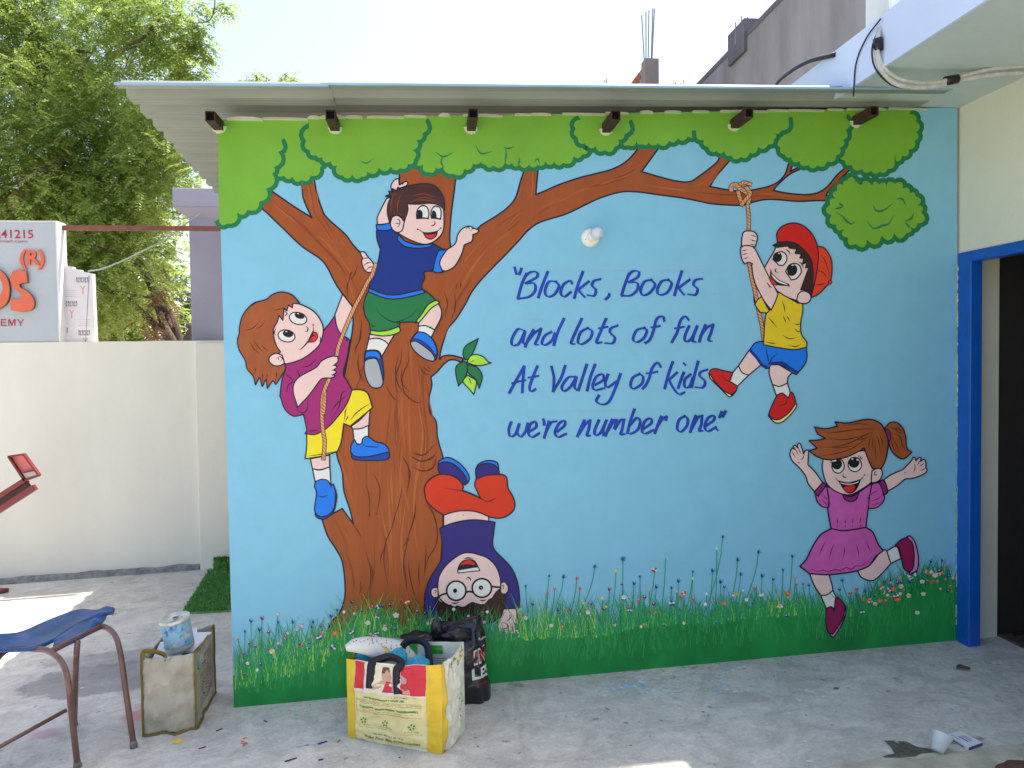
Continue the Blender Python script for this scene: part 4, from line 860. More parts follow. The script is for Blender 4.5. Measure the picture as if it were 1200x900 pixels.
# chips of bare plaster along the frame's edge
m = MB()
for i in range(70):
    z = random.uniform(.1, 2.0) if i % 3 else random.uniform(.1, .9); wz = random.uniform(.004, .03); wy = random.uniform(.002, .007)
    m.box((XR - pr - .0025, -.004 - wy, z), (XR - pr + .002, -.0035, z + wz), P['limewash'])
o = m.build('paint_chips', hs); o['kind'] = 'stuff'
mb = MB()
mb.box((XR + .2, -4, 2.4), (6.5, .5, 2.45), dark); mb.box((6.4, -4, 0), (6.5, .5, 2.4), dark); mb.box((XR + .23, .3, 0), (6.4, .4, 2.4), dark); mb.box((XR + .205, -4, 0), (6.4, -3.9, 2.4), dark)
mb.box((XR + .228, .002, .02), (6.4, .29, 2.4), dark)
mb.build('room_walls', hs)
rf = mat('room_floor', (84, 70, 60), rough=.8, var=.3, vscale=14)
mb = MB(); mb.box((2.975, -4, gz(3) - .05), (6.4, -.0, gz(3) + .012), rf); mb.build('room_floor', hs)
# canopy slab
mb = MB(); mb.box((2.02, -4.6, 2.826), (6.4, 3.5, 3.05), slabm); o = mb.build('canopy', hs)
mb = MB(); mb.box((2.006, -4.6, 2.822), (2.0199, 3.5, 3.053), fasc); mb.build('fascia', hs)
mb = MB(); mb.box((XR - .18, -4.6, 2.80), (XR - .001, .0, 2.826), slabm); 
# striped floor mat inside the door
mm = mat('coir_mat', (70, 58, 48), rough=.95, var=.3, vscale=60); mm2 = mat('coir_mat_dark', (40, 34, 30), rough=.95, var=.3, vscale=60)
c0 = G(1182, 744); mb = MB()
for i in range(16):
    y0 = c0.y - .05 - i * .03; x0 = 3.02
    mb.box((x0, y0 - .028, gz(x0) + .016), (x0 + .7, y0, gz(x0) + .028 + .003 * (i % 2)), mm if i % 2 else mm2)
o = mb.build('door_mat'); tag(o, 'dark striped door mat inside the blue framed doorway', 'mat')

# insulated air conditioner pipes over the canopy edge
pipe = mat('pipe_wrap', (186, 188, 184), rough=.55, var=.2, vscale=40, bump=.6, bscale=90)
tape = mat('black_tape', (22, 24, 28), rough=.4, var=.2); wirem = mat('black_wire', (20, 24, 40), rough=.5)
ac = empty('pipe_bundle', tuple(W(1060, 100, -.5))); tag(ac, 'bundle of wrapped grey pipes looping down from the canopy edge at top right', 'pipes')
path = [W(u, v, y) for u, v, y in ((1062, -18, -.42), (1046, 8, -.45), (1033, 32, -.48), (1027, 55, -.5), (1031, 78, -.5), (1046, 96, -.5), (1068, 102, -.5), (1095, 101, -.5), (1125, 94, -.5), (1160, 88, -.52), (1215, 84, -.55))]
m = MB(); m.tube(sp3(path), .0115, pipe, 12); m.build('pipe', ac, True)
m = MB(); m.tube(sp3([p + Vector((.004 * math.sin(i), -.008, .02 + .006 * math.cos(i * 1.3))) for i, p in enumerate(path)]), .0085, pipe, 12); m.build('pipe', ac, True)
m = MB(); m.tube(sp3([p + Vector((-.016 + .004 * math.cos(i * 2), .004, -.006)) for i, p in enumerate(path[2:])]), .004, wirem, 8); m.build('wire', ac, True)
for (a, b) in (((1027, 46), (1028, 60)), ((1107, 97.5), (1121, 95))):
    m = MB(); p0, p1 = W(*a, -.498), W(*b, -.498); off = Vector((0, -.004, .008)) if a[0] > 1050 else Vector((.004, -.004, 0))
    m.tube([p0 + off, p0.lerp(p1, .5) + off, p1 + off], .021, tape, 12); m.build('tape_wrap', ac, True)
m = MB(); m.tube(sp3([X(1032, 22, 1.99), X(1015, 45, 1.998), X(1003, 75, 2.0), X(1000, 113, 2.0)]), .0035, wirem, 8); tag(m.build('wire', None, True), 'thin black wire hanging over the pale canopy fascia', 'wire')
m = MB(); m.tube(sp3([X(905, 112, 2.0) + Vector((0, .0, -.1)), X(909, 102, 1.985), X(924, 86, 1.975), X(948, 72, 1.98), X(978, 64, 2.0)]), .012, tape, 10); tag(m.build('hose', None, True), 'black hose arching from the canopy fascia against the grey building', 'hose')
m = MB(); a = X(1020, 30, 2.06); m.box((2.05, a.y - .16, 3.05), (2.3, a.y + .03, 3.35), mat('white_casing', (210, 214, 212), rough=.5)); tag(bevel(m.build('junction_box'), .01), 'white utility box on top of the canopy beside the pipes', 'box')

# ================================================================== BUILDINGS BEHIND
cg = mat('weathered_cement', (146, 146, 150), rough=.9, var=.12, vscale=1.2, stretch=(1, 1, .35), bump=.25, bscale=6, k=.82, rgb2=(172, 170, 176))
cdk = mat('cement_coping', (98, 98, 106), rough=.9, var=.2, vscale=2)
bd = empty('unfinished_building', (6, 10, 0)); tag(bd, 'tall bare cement building under construction behind the mural wall', 'building')
mb = MB(); mb.box((6, 4, -.3), (12, 40, 7.6), cg); mb.build('wall', bd)
mb = MB(); mb.box((5.985, 3.98, 7.56), (12, 40, 7.66), cdk); mb.build('coping', bd)
mb = MB(); mb.box((5.94, 10.3, 7.3), (6.6, 11.1, 7.9), cdk); mb.build('column_stub', bd)
steel = mat('rebar', (150, 150, 156), rough=.7, var=.2, metal=.3)
for u, v0, v1 in ((862, 26, 40), (869, 19, 34), (876, 20, 30)):
    m = MB(); m.tube([W(u, v1 + 12, 10.7), W(u, v0, 10.7)], .012, steel, 6); m.build('rebar', bd)
brick = mat('red_brick', (150, 92, 76), rough=.9, var=.25, vscale=7, bump=.4); colm = mat('column_cement', (140, 130, 128), rough=.9, var=.15, vscale=2, bump=.2, k=.9)
mortar = mat('brick_mortar', (150, 140, 134), rough=.9)
bc = empty('brick_column', tuple(W(764, 110, 12))); bc.location.z = 0; tag(bc, 'brick wall stub with cement column and bare steel rods above the roof edge', 'column')
a, b = W(756, 68, 12), W(772, 66, 12)
mb = MB(); mb.box((a.x, 12, 0), (b.x, 12.3, a.z), colm); mb.build('column', bc)
zt = a.z - .12
mb = MB(); mb.box((a.x - .001, 12.31, 0), (a.x + .22, 16.5, zt), mortar); mb.build('wall_core', bc)
brick_mesh = None; row = 0; z = 6.4
while z < zt - .05:
    y = 12.32 + (.12 if row % 2 else 0)
    while y < 16.2:
        if brick_mesh is None:
            m = MB(); m.box((0, 0, 0), (.03, .22, .075), brick); o = m.build('brick', bc); brick_mesh = o.data
        else:
            o = bpy.data.objects.new('brick', brick_mesh); COL.objects.link(o); o.parent = bc
        o.matrix_parent_inverse = Matrix.Translation(bc.location).inverted(); o.location = (a.x - .012 - random.uniform(0, .006), y, z)
        y += .235
    z += .09; row += 1
for i, (u, v0, lean) in enumerate(((752, 18, 3), (757, 14, 0), (760.5, 12, -1), (765, 10, -2), (767, 10, -3))):
    m = MB(); m.tube([W(u + lean, 72, 12.1), W(u, v0, 12.1)], .014, steel, 6); m.build('rebar', bc)
for k_, us in enumerate(((703, 706, 709, 711), (789, 792, 797, 801))):
    rb = empty('rebar_cluster', tuple(W(us[1], 112, 14))); tag(rb, 'short cluster of steel rods poking above the roof edge ' + ('left' if k_ == 0 else 'right') + ' of the brick column', 'steel rods', 'steel rods above the roof')
    for u in us:
        m = MB(); m.tube([W(u, 125, 14), W(u + random.uniform(-1, 1), 94 + random.uniform(-2, 4), 14)], .012, steel, 6); m.build('rebar', rb)

# grey pillar with moulded cap behind the yard wall
pm = mat('lilac_plaster', (152, 149, 164), rough=.8, var=.06, vscale=2, bump=.15)
pl = empty('gate_pillar', (-1.85, 3.2, 0)); tag(pl, 'lilac grey square pillar with a flared cap beside the tree', 'pillar')
x0, x1 = W(222, 300, 3.05).x, -1.60
mb = MB(); mb.box((x0, 3.05, -.2), (x1, 3.45, W(222, 254, 3.05).z), pm); bevel(mb.build('shaft', pl), .008)
xa = W(202, 230, 2.98).x; zt, zb, zc = W(205, 220, 2.98).z, W(205, 242, 2.98).z, W(222, 256, 3.05).z
mb = MB(); mb.box((xa, 2.98, zb), (x1 + .1, 3.55, zt), pm)
mb.hexa([(x0 - .003, 3.047, zc), (x1, 3.047, zc), (x1, 3.45, zc), (x0 - .003, 3.45, zc), (xa + .004, 2.984, zb), (x1 + .1, 2.984, zb), (x1 + .1, 3.55, zb), (xa + .004, 3.55, zb)], pm)
bevel(mb.build('cap', pl), .006)
# rusty bar from the signboard to the pillar, cable slung below it
m = MB(); a, b = W(66, 267, 2.86), W(262, 268, 2.86); hz = .018
m.hexa([(a.x - .6, 2.84, a.z - hz - .002), (b.x, 2.84, b.z - hz), (b.x, 2.88, b.z - hz), (a.x - .6, 2.88, a.z - hz), (a.x - .6, 2.84, a.z + hz), (b.x, 2.84, b.z + hz), (b.x, 2.88, b.z + hz), (a.x - .6, 2.88, a.z + hz)], mat('rusty_bar', (128, 78, 66), rough=.8, var=.3, vscale=10, bump=.3))
tag(m.build('steel_bar'), 'rusty brown horizontal bar running from the signboard to the pillar', 'bar')
m = MB(); m.tube(sp3([W(u, v, 2.97) for u, v in ((103, 318), (120, 315), (145, 305), (170, 293), (195, 280), (218, 262), (235, 250))]), .006, mat('grey_cable', (150, 160, 160), rough=.5), 8)
tag(m.build('cable', None, True), 'thin grey cable sagging in front of the tree below the rusty bar', 'cable')

# ================================================================== SIGNBOARD
sg = empty('signboard', (-3.3, 2.8, 1.75)); tag(sg, 'grey and white signboard with raised orange letters on top of the yard wall', 'sign')
sgm = mat('sign_face', (178, 184, 188), rough=.45, var=.03, k=1.0); sgw = mat('sign_edge', (226, 226, 222), rough=.4, var=.03)
SY = 2.76; a, b = W(65, 260, SY), W(65, 402, SY)
mb = MB(); mb.box((-4.6, SY, 1.745), (a.x, SY + .14, a.z), sgm); mb.build('panel', sg)
mb = MB(); mb.box((a.x + .0, SY - .004, 1.742), (a.x + .012, SY + .15, a.z + .008), sgw); mb.box((-4.6, SY - .004, a.z), (a.x, SY + .15, a.z + .008), sgw); mb.build('edge_strip', sg)
def text_obj(name, body, m, p0, height, mapf, parent, ext=0, bold=0, width=None, slant=0):
    cu_ = bpy.data.curves.new('t', 'FONT'); cu_.body = body; cu_.size = 1; cu_.offset = bold; cu_.extrude = ext; cu_.shear = slant; cu_.resolution_u = 4
    ob = bpy.data.objects.new('t', cu_); COL.objects.link(ob); dg = bpy.context.evaluated_depsgraph_get(); dg.update()
    me = bpy.data.meshes.new_from_object(ob.evaluated_get(dg)); bpy.data.objects.remove(ob)
    vs = [v.co.copy() for v in me.vertices]; fs = [tuple(p.vertices) for p in me.polygons]; bpy.data.meshes.remove(me)
    xs_ = [v.x for v in vs]; wx = max(xs_) - min(xs_); mnx = min(xs_)
    sc = height / .72; scx = sc if width is None else width / wx
    return mesh_obj(name, [mapf(p0[0] + (v.x - mnx) * scx, p0[1] + v.y * sc, v.z) for v in vs], fs, m, parent)
signmap = lambda x, y, z: Vector((x, SY - .003 - z, y))
redt = mat('sign_red', (176, 52, 70), rough=.5); ort = mat('sign_orange', (214, 104, 74), rough=.5, var=.1); ors = mat('sign_letter_side', (120, 96, 74), rough=.6)
def sgn(u, v): q = W(u, v, SY); return q.x, q.z
def upp(v0, v1): return abs(W(20, v0, SY).z - W(20, v1, SY).z)
p = sgn(-6, 279); text_obj('lettering', '241215', redt, p, upp(268, 278), signmap, sg, width=W(39, 270, SY).x - p[0], bold=.012)
p = sgn(-16, 284.2); text_obj('lettering', 's@gmail.com', redt, p, upp(280.5, 284), signmap, sg, width=W(32, 270, SY).x - p[0])
m = MB()
for poly in ([(1, 374), (2.4, 374), (2.4, 382), (1, 382)], [(2.4, 374), (7.6, 374), (7.6, 375.4), (2.4, 375.4)], [(2.4, 377.3), (7.2, 377.3), (7.2, 378.6), (2.4, 378.6)], [(2.4, 380.6), (7.8, 380.6), (7.8, 382), (2.4, 382)],
             [(9.8, 374), (11.2, 374), (11.2, 382), (9.8, 382)], [(17, 374), (18.4, 374), (18.4, 382), (17, 382)], [(11.2, 374), (12, 374), (14.6, 380.4), (14.1, 382), (13.6, 382), (11.2, 376.4)], [(17, 374), (16.2, 374), (14.6, 378), (14.1, 379.6), (14.1, 382), (14.6, 382), (17, 376.4)],
             [(20, 374), (21.6, 374), (24.8, 379), (23.4, 379)], [(27, 374), (28.6, 374), (25.2, 379), (23.8, 379)], [(23.5, 378.9), (25, 378.9), (25, 382), (23.5, 382)]):
    m.poly([Vector((W(u_, v_, SY).x, SY - .002 - .0001 * len(m.f), W(u_, v_, SY).z)) for u_, v_ in poly], redt)
m.build('lettering', sg)
p = sgn(24.5, 310); text_obj('raised_letter', '(R)', ort, p, upp(293, 310), signmap, sg, ext=.016, width=W(53, 300, SY).x - p[0], bold=.035)
def raised(spec, hole=None):
    q = spline(pts(spec), True, 6); n = len(q); v = []
    for d in (.0, .03): v += [Vector((W(a_, b_, SY).x, SY - .002 - d, W(a_, b_, SY).z)) for a_, b_ in q]
    fs = [tuple(range(n, 2 * n))] + [(i, (i + 1) % n, n + (i + 1) % n, n + i) for i in range(n)]
    return mesh_obj('raised_letter', v, fs, [ort, ors], sg, [0] + [1] * n)
CROP['R1'] = (0, 255, 120)
raised("@R1 150,690! 170,640 220,620 330,635! 345,765! 290,770 250,790 270,830 330,860 400,930 425,1010 400,1075 340,1095 250,1103 150,1090! 145,955! 200,960 265,950 280,920 240,880 180,820 150,760")
raised("@R1 -20,600! 50,640 110,720 135,820 130,930 90,1020 0,1080! -60,1085! -60,945! -20,930 40,890 55,810 30,730 -20,680! -60,675! -60,600!")
# wrapped panels leaning behind the signboard
wp = empty('wrapped_panels', tuple(W(90, 402, 2.9))); tag(wp, 'stack of panels wrapped in printed white film beside the signboard', 'panels')
film = mat('printed_film', (222, 216, 216), rough=.35, var=.05, vscale=5); filmt = mat('film_print', (120, 122, 132), rough=.5); filmr = mat('film_print_red', (218, 150, 138), rough=.5)
WY = 2.86
tops = [(66, 308.5), (75, 309), (75, 311), (85, 312.5), (85, 315), (94, 316), (94, 318), (103, 319.5), (103.5, 320), (108, 320.5)]
q = [W(u, v, WY) for u, v in tops] + [W(111.5, 403, WY), W(62, 403, WY)]
n = len(q); vs = [Vector((p.x, WY, p.z)) for p in q] + [Vector((p.x, WY + .06, p.z)) for p in q]
mesh_obj('film_cover', vs, [tuple(range(n))[::-1], tuple(range(n, 2 * n))] + [(i, (i + 1) % n, n + (i + 1) % n, n + i) for i in range(n)], film, wp)
m = MB()
for (u, v, wd, hh) in ((66, 318, 9, 5), (89, 325, 15, 6), (75, 353, 16, 6), (66, 384, 14, 6), (92, 387, 14, 6)):
    for j in range(7):   # blurred block capitals
        x0 = u + wd * j / 7; pts_ = [(x0, v), (x0 + wd / 7 * .75, v + .3), (x0 + wd / 7 * .75, v + hh * .28), (x0 + wd / 7 * .3, v + hh * .25), (x0 + wd / 7 * .3, v + hh * .75), (x0 + wd / 7 * .75, v + hh * .78), (x0 + wd / 7 * .75, v + hh), (x0, v + hh)] if j % 2 else \
            [(x0, v + hh), (x0, v), (x0 + wd / 7 * .75, v), (x0 + wd / 7 * .75, v + hh), (x0 + wd / 7 * .5, v + hh), (x0 + wd / 7 * .5, v + hh * .3), (x0 + wd / 7 * .25, v + hh * .3), (x0 + wd / 7 * .25, v + hh)]
        m.poly([W(a_, b_, WY - .001) for a_, b_ in pts_], filmt)
for (u, v) in ((68, 335), (97, 338), (84, 366), (73, 396), (100, 399)):
    m.poly([W(a_, b_, WY - .001) for a_, b_ in ((u - 3, v - 3), (u - 1.8, v - 3), (u, v), (u + 1.8, v - 3), (u + 3, v - 3), (u + .6, v + 1.5), (u + .6, min(402, v + 7)), (u - .6, min(402, v + 7)), (u - .6, v + 1.5))], filmr)
for (u, v) in ((76, 340), (67, 372), (92, 374)):
    for j in range(4): m.poly([W(a_, b_, WY - .001) for a_, b_ in ((u, v + j * 2.4), (u + 13, v + j * 2.4 + .2), (u + 13, v + j * 2.4 + .7), (u, v + j * 2.4 + .5))], mat('film_print_pale', (190, 186, 192)) if j == 0 and u == 76 else filmr if j == 3 else bpy.data.materials['film_print_pale'])
o = m.build('film_print', wp); o['kind'] = 'stuff'
m = MB(); a, b = W(104, 322, WY - .002), W(100, 402, WY - .002); m.poly([a, a + Vector((.004, 0, 0)), b + Vector((.004, 0, 0)), b], filmt); m.build('seam', wp)

# ================================================================== TREES
def leafmat(name, dk, lt, tr=.35):
    m = bpy.data.materials.new(name); m.use_nodes = True; N = m.node_tree.nodes; L = m.node_tree.links; N.clear()
    o = N.new('ShaderNodeOutputMaterial'); d = N.new('ShaderNodeBsdfDiffuse'); t = N.new('ShaderNodeBsdfTranslucent'); g = N.new('ShaderNodeBsdfGlossy'); g.inputs['Roughness'].default_value = .35
    mx = N.new('ShaderNodeMixShader'); mx.inputs[0].default_value = tr; m2 = N.new('ShaderNodeMixShader'); m2.inputs[0].default_value = .06
    geo = N.new('ShaderNodeNewGeometry'); tc = N.new('ShaderNodeTexCoord'); nz = N.new('ShaderNodeTexNoise'); nz.inputs['Scale'].default_value = .9; nz.inputs['Detail'].default_value = 3
    L.new(tc.outputs['Object'], nz.inputs['Vector'])
    ad = N.new('ShaderNodeMath'); ad.operation = 'MULTIPLY_ADD'; L.new(geo.outputs['Random Per Island'], ad.inputs[0]); ad.inputs[1].default_value = .45
    L.new(nz.outputs['Fac'], ad.inputs[2])
    r = N.new('ShaderNodeValToRGB'); r.color_ramp.elements[0].position = .35; r.color_ramp.elements[1].position = 1.0
    r.color_ramp.elements[0].color = (*dk, 1); r.color_ramp.elements[1].color = (*lt, 1)
    L.new(ad.outputs[0], r.inputs[0])
    for s_ in (d, t): L.new(r.outputs[0], s_.inputs['Color'])
    L.new(d.outputs[0], mx.inputs[1]); L.new(t.outputs[0], mx.inputs[2]); L.new(mx.outputs[0], m2.inputs[1]); L.new(g.outputs[0], m2.inputs[2]); L.new(m2.outputs[0], o.inputs[0])
    return m
neem = leafmat('neem_leaf', (.12, .22, .05), (.46, .56, .15), .6)
dryl = leafmat('dry_leaf', (.16, .07, .035), (.3, .16, .08), .3)
pale = leafmat('pale_leaf', (.07, .12, .05), (.18, .24, .12), .3)
bark = mat('neem_bark', (86, 76, 68), rough=.95, var=.35, vscale=14, stretch=(1, 1, .2), bump=.8, bscale=20)
def fronds(centres, n, spread, fl, leaf, seed, per=9, droop=.5):
    """centres: list of (Vector, radius, weight); returns verts, faces of pinnate sprays"""
    rnd = random.Random(seed); V = []; F = []; wts = [c[2] for c in centres]
    for c, r, _ in rnd.choices(centres, wts, k=n):
        while True:
            d = Vector((rnd.uniform(-1, 1), rnd.uniform(-1, 1), rnd.uniform(-1, 1)))
            if d.length < 1: break
        d = d * (d.length ** -.25 if d.length > 0 else 1)
        p = c + d * r
        az = rnd.uniform(0, 6.283); t = Vector((math.cos(az), math.sin(az), -rnd.uniform(.0, 1.4) * droop)).normalized()
        sd = t.cross(Vector((0, 0, 1))).normalized(); up = sd.cross(t)
        L_ = fl * rnd.uniform(.6, 1.3)
        for k in range(per):
            s_ = (k + .5) / per; base = p + t * (L_ * s_) + Vector((0, 0, -1)) * (L_ * .35 * s_ * s_)
            for sg_ in (-1, 1):
                dr = (sd * sg_ * .85 + t * .55 - up * rnd.uniform(-.1, .6)).normalized(); l = leaf * rnd.uniform(.7, 1.2) * (1 - .3 * abs(s_ - .4))
                wv = dr.cross(up + sd * rnd.uniform(-.5, .5)).normalized() * l * .19
                b = len(V); V += [base, base + dr * l * .45 + wv, base + dr * l, base + dr * l * .45 - wv]; F.append((b, b + 1, b + 2, b + 3))
    return V, F
def big_mesh(name, V, F, m, parent):
    import numpy as np
    me = bpy.data.meshes.new(name); v = np.array([tuple(p) for p in V], dtype=np.float32)
    me.vertices.add(len(v)); me.vertices.foreach_set('co', v.ravel()); nf = len(F); me.loops.add(nf * 4); me.polygons.add(nf)
    me.loops.foreach_set('vertex_index', np.array(F, dtype=np.int32).ravel()); me.polygons.foreach_set('loop_start', np.arange(nf, dtype=np.int32) * 4)
    me.materials.append(m); me.update(calc_edges=True); o = bpy.data.objects.new(name, me); COL.objects.link(o)
    if parent: o.parent = parent; o.matrix_parent_inverse = Matrix.Translation(parent.location).inverted()
    return o
nt_ = empty('neem_tree', tuple(W(205, 400, 8).to_2d()) + (0,)); tag(nt_, 'large bushy green neem tree behind the signboard and yard wall', 'tree')
rnd = random.Random(5); cen = []
prof_ = [(-60, 60, 250), (-20, 50, 240), (20, 40, 235), (60, 60, 230), (100, 55, 230), (140, 75, 225), (170, 90, 230), (195, 110, 240)]
for i in range(330):
    u = rnd.uniform(-90, 238); v = rnd.uniform(-60, 370)
    lim = 232 - max(0, v - 330) * .9 if v > 120 else 205 + v * .3
    if v > 300 and u > 165: continue
    if u > lim: continue
    y = rnd.uniform(6.0, 8.6); r = rnd.uniform(.35, .6)
    if u > 190: r *= .55
    wt = 1.0 + (.5 if v > 120 else 0)
    cen.append((W(u, v, y), r, wt * r * r * 3))
V1, F1 = fronds(cen, 16500, 1, .25, .066, 21)
big_mesh('crown', V1, F1, neem, nt_)
# thin outer sprays against the sky
spr = [(W(u, v, 6.2), r, 1) for u, v, r in ((205, 20, .28), (222, 35, .2), (212, 55, .2), (236, 45, .12), (238, 60, .12), (200, 70, .25), (222, 78, .18), (175, 45, .25), (190, 8, .2), (232, 5, .12), (262, 8, .07), (215, 90, .2), (232, 92, .15))]
V2, F2 = fronds(spr, 330, 1, .22, .075, 9, per=7); big_mesh('foliage_spray', V2, F2, neem, nt_)
cd_ = [(W(u, v, 6.0), r, 1) for u, v, r in ((183, 330, .16), (190, 350, .16), (183, 365, .15), (172, 372, .14), (197, 345, .08), (180, 385, .12), (25, 215, .2))]
V3, F3 = fronds([(c_, r_ * 1.3, w_) for c_, r_, w_ in cd_], 50, 1, .2, .06, 13, droop=1.6); big_mesh('dry_leaves', V3, F3, dryl, nt_)
def limb(path, r0, r1, name='branch'):
    m = MB(); q = sp3([W(u, v, y) for u, v, y in path], 6); k = len(q)
    m.tube(q, [r0 + (r1 - r0) * i / (k - 1) for i in range(k)], bark, 8); return m.build(name, nt_, True)
limb([(212, 430, 6.4), (206, 390, 6.4), (196, 365, 6.4), (184, 347, 6.4), (170, 320, 6.8), (140, 280, 7), (120, 230, 7), (110, 150, 7.2), (90, 60, 7.4)], .075, .04, 'trunk')
limb([(203, 430, 6.3), (200, 400, 6.3), (192, 380, 6.3), (188, 370, 6.3), (180, 345, 6.6)], .06, .04, 'trunk')
limb([(205, 410, 6.2), (196, 392, 6.2), (186, 384, 6.2), (178, 377, 6.2), (150, 350, 6.4)], .08, .03)
limb([(224, 430, 6.0), (224, 400, 6.0), (226, 385, 6.0), (219, 380, 6.0)], .12, .03, 'stump')
limb([(20, 215, 6.2), (50, 200, 6.2), (75, 185, 6.3), (110, 150, 6.6)], .05, .015)
limb([(140, 60, 6.2), (160, 50, 6.1), (172, 40, 6.1), (180, 28, 6.1), (195, 20, 6.1), (212, 18, 6.1)], .03, .008)
limb([(172, 42, 6.1), (184, 32, 6.1), (196, 30, 6.1)], .015, .006); limb([(160, 52, 6.1), (155, 65, 6.1), (146, 80, 6.1)], .01, .004)
limb([(90, 60, 7), (105, 62, 6.4), (100, 75, 6.2), (95, 85, 6.1)], .02, .01)
limb([(252, -6, 6.0), (251, 12, 6.0), (245, 24, 6.0), (232, 27, 6.0), (215, 24, 6.0)], .008, .004, 'twig')
limb([(100, 330, 6.3), (120, 340, 6.3), (150, 345, 6.3), (180, 350, 6.3)], .03, .012); limb([(90, 260, 6.2), (115, 290, 6.2), (150, 300, 6.4)], .02, .01)
# pale trees farther off
def far_tree(u, v, y, r, n, seed, label, m=pale, grp='far trees beyond the yard wall'):
    t = empty('tree', (W(u, v, y).x, y, 0)); tag(t, label, 'tree', grp)
    rn = random.Random(seed); cs = [(W(u, v, y) + Vector((rn.uniform(-1, 1), rn.uniform(-.6, .6), rn.uniform(-.6, .8))) * r * .8, r * rn.uniform(.3, .5), 1) for _ in range(16)]
    V_, F_ = fronds(cs, n, 1, r * .22, r * .09, seed, per=5); big_mesh('crown', V_, F_, m, t)
    mm_ = MB(); c = W(u, v, y); mm_.tube(sp3([(c.x, y, -.3), (c.x + .1, y, c.z * .5), (c.x - .05, y, c.z), (c.x + .1, y, c.z + r * .4)]), [r * .07, r * .06, r * .05] + [r * .04] * 30, bark, 8) if False else mm_.tube([(c.x, y, -.3), (c.x + .1, y, c.z * .5), (c.x, y, c.z)], [r * .08, r * .06, r * .03], bark, 8)
    mm_.build('trunk', t, True)
far_tree(212, 362, 20, 1.5, 900, 3, 'pale hazy tree seen between the neem trunk and the pillar')
far_tree(150, 385, 22, 1.8, 900, 4, 'pale low tree behind the stack of wrapped panels')
hedge = [(W(u, v, 12), .9, 1) for u, v in [(x_, y_) for x_ in range(-140, 200, 34) for y_ in (250, 300, 350, 390)]]
tb = empty('bushy_tree', (-6, 12, 0)); tag(tb, 'dark dense green tree filling in behind the neem tree', 'tree')
V_, F_ = fronds(hedge, 4200, 1, .4, .2, 77, per=6); big_mesh('crown', V_, F_, neem, tb)
m = MB(); c = W(60, 380, 12); m.tube([(c.x, 12, -.3), (c.x, 12, 2.5), (c.x + .2, 12, 4)], [.2, .15, .08], bark, 8); m.build('trunk', tb, True)
# treetop just above the roof edge
tt = empty('slender_tree', (W(300, 90, 8).x, 8, 0)); tag(tt, 'thin treetop sprigs showing just above the metal roof', 'tree')
V_, F_ = fronds([(W(u, v, 8), r, 1) for u, v, r in ((298, 94, .12), (306, 90, .1), (341, 86, .09), (345, 94, .1), (280, 98, .1), (238, 98, .15), (290, 104, .2), (340, 104, .2))], 110, 1, .2, .07, 31, per=6)
big_mesh('crown', V_, F_, neem, tt)
m = MB(); m.tube(sp3([(W(300, 90, 8).x, 8, -.3), W(305, 300, 8), W(320, 150, 8), W(342, 92, 8)]), .012, bark, 6); m.build('trunk', tt, True)
m = MB(); m.tube(sp3([W(315, 170, 8), W(305, 120, 8), W(300, 88, 8)]), .012, bark, 6); m.build('branch', tt, True)
m = MB(); m.tube([W(143, 404, 9), W(143, 384, 9)], .03, steel, 8); tag(m.build('post'), 'slim pale post standing beyond the yard wall', 'post')

# ================================================================== LAMP HOLDER
lh = empty('lamp_holder', tuple(W(692, 277, 0))); tag(lh, 'round white lamp holder with a bare bulb on the mural wall above the lettering', 'lamp')
wp_ = mat('white_plastic', (226, 226, 216), rough=.35, var=.03); bulbm = mat('bulb_frosted', (196, 206, 214), rough=.2, var=.02, spec=.6)
def lathe(prof, c, ax, m, n=24):
    mm = MB(); ax = ax.normalized(); a = ax.cross(Vector((0, 0, 1))).normalized(); b = ax.cross(a); vs = []
    for r, h in prof:
        for j in range(n): an = 2 * math.pi * j / n; vs.append(c + ax * h + (a * math.cos(an) + b * math.sin(an)) * r)
    mm.v = vs; mi = mm.mi(m)
    for i in range(len(prof) - 1):
        for j in range(n): mm.f.append((i * n + j, i * n + (j + 1) % n, (i + 1) * n + (j + 1) % n, (i + 1) * n + j)); mm.m.append(mi)
    return mm
c = W(692, 278.5, 0); lathe([(.0, .022), (.03, .022), (.043, .018), (.046, .0)], c, Vector((0, -1, 0)), wp_).build('base', lh, True)
ax = Vector((.12, -1, .06)); lathe([(.024, .015), (.025, .045), (.022, .05), (0, .05)], c, ax, wp_).build('socket', lh, True)
lathe([(.016, .05), (.019, .06), (.028, .08), (.031, .1), (.028, .118), (.018, .13), (0, .134)], c, ax, bulbm).build('bulb', lh, True)
lathe([(.004, .0), (.004, .02), (0, .024)], c + Vector((-.028, 0, -.012)), Vector((0, -1, 0)), rust, 10).build('screw', lh, True)

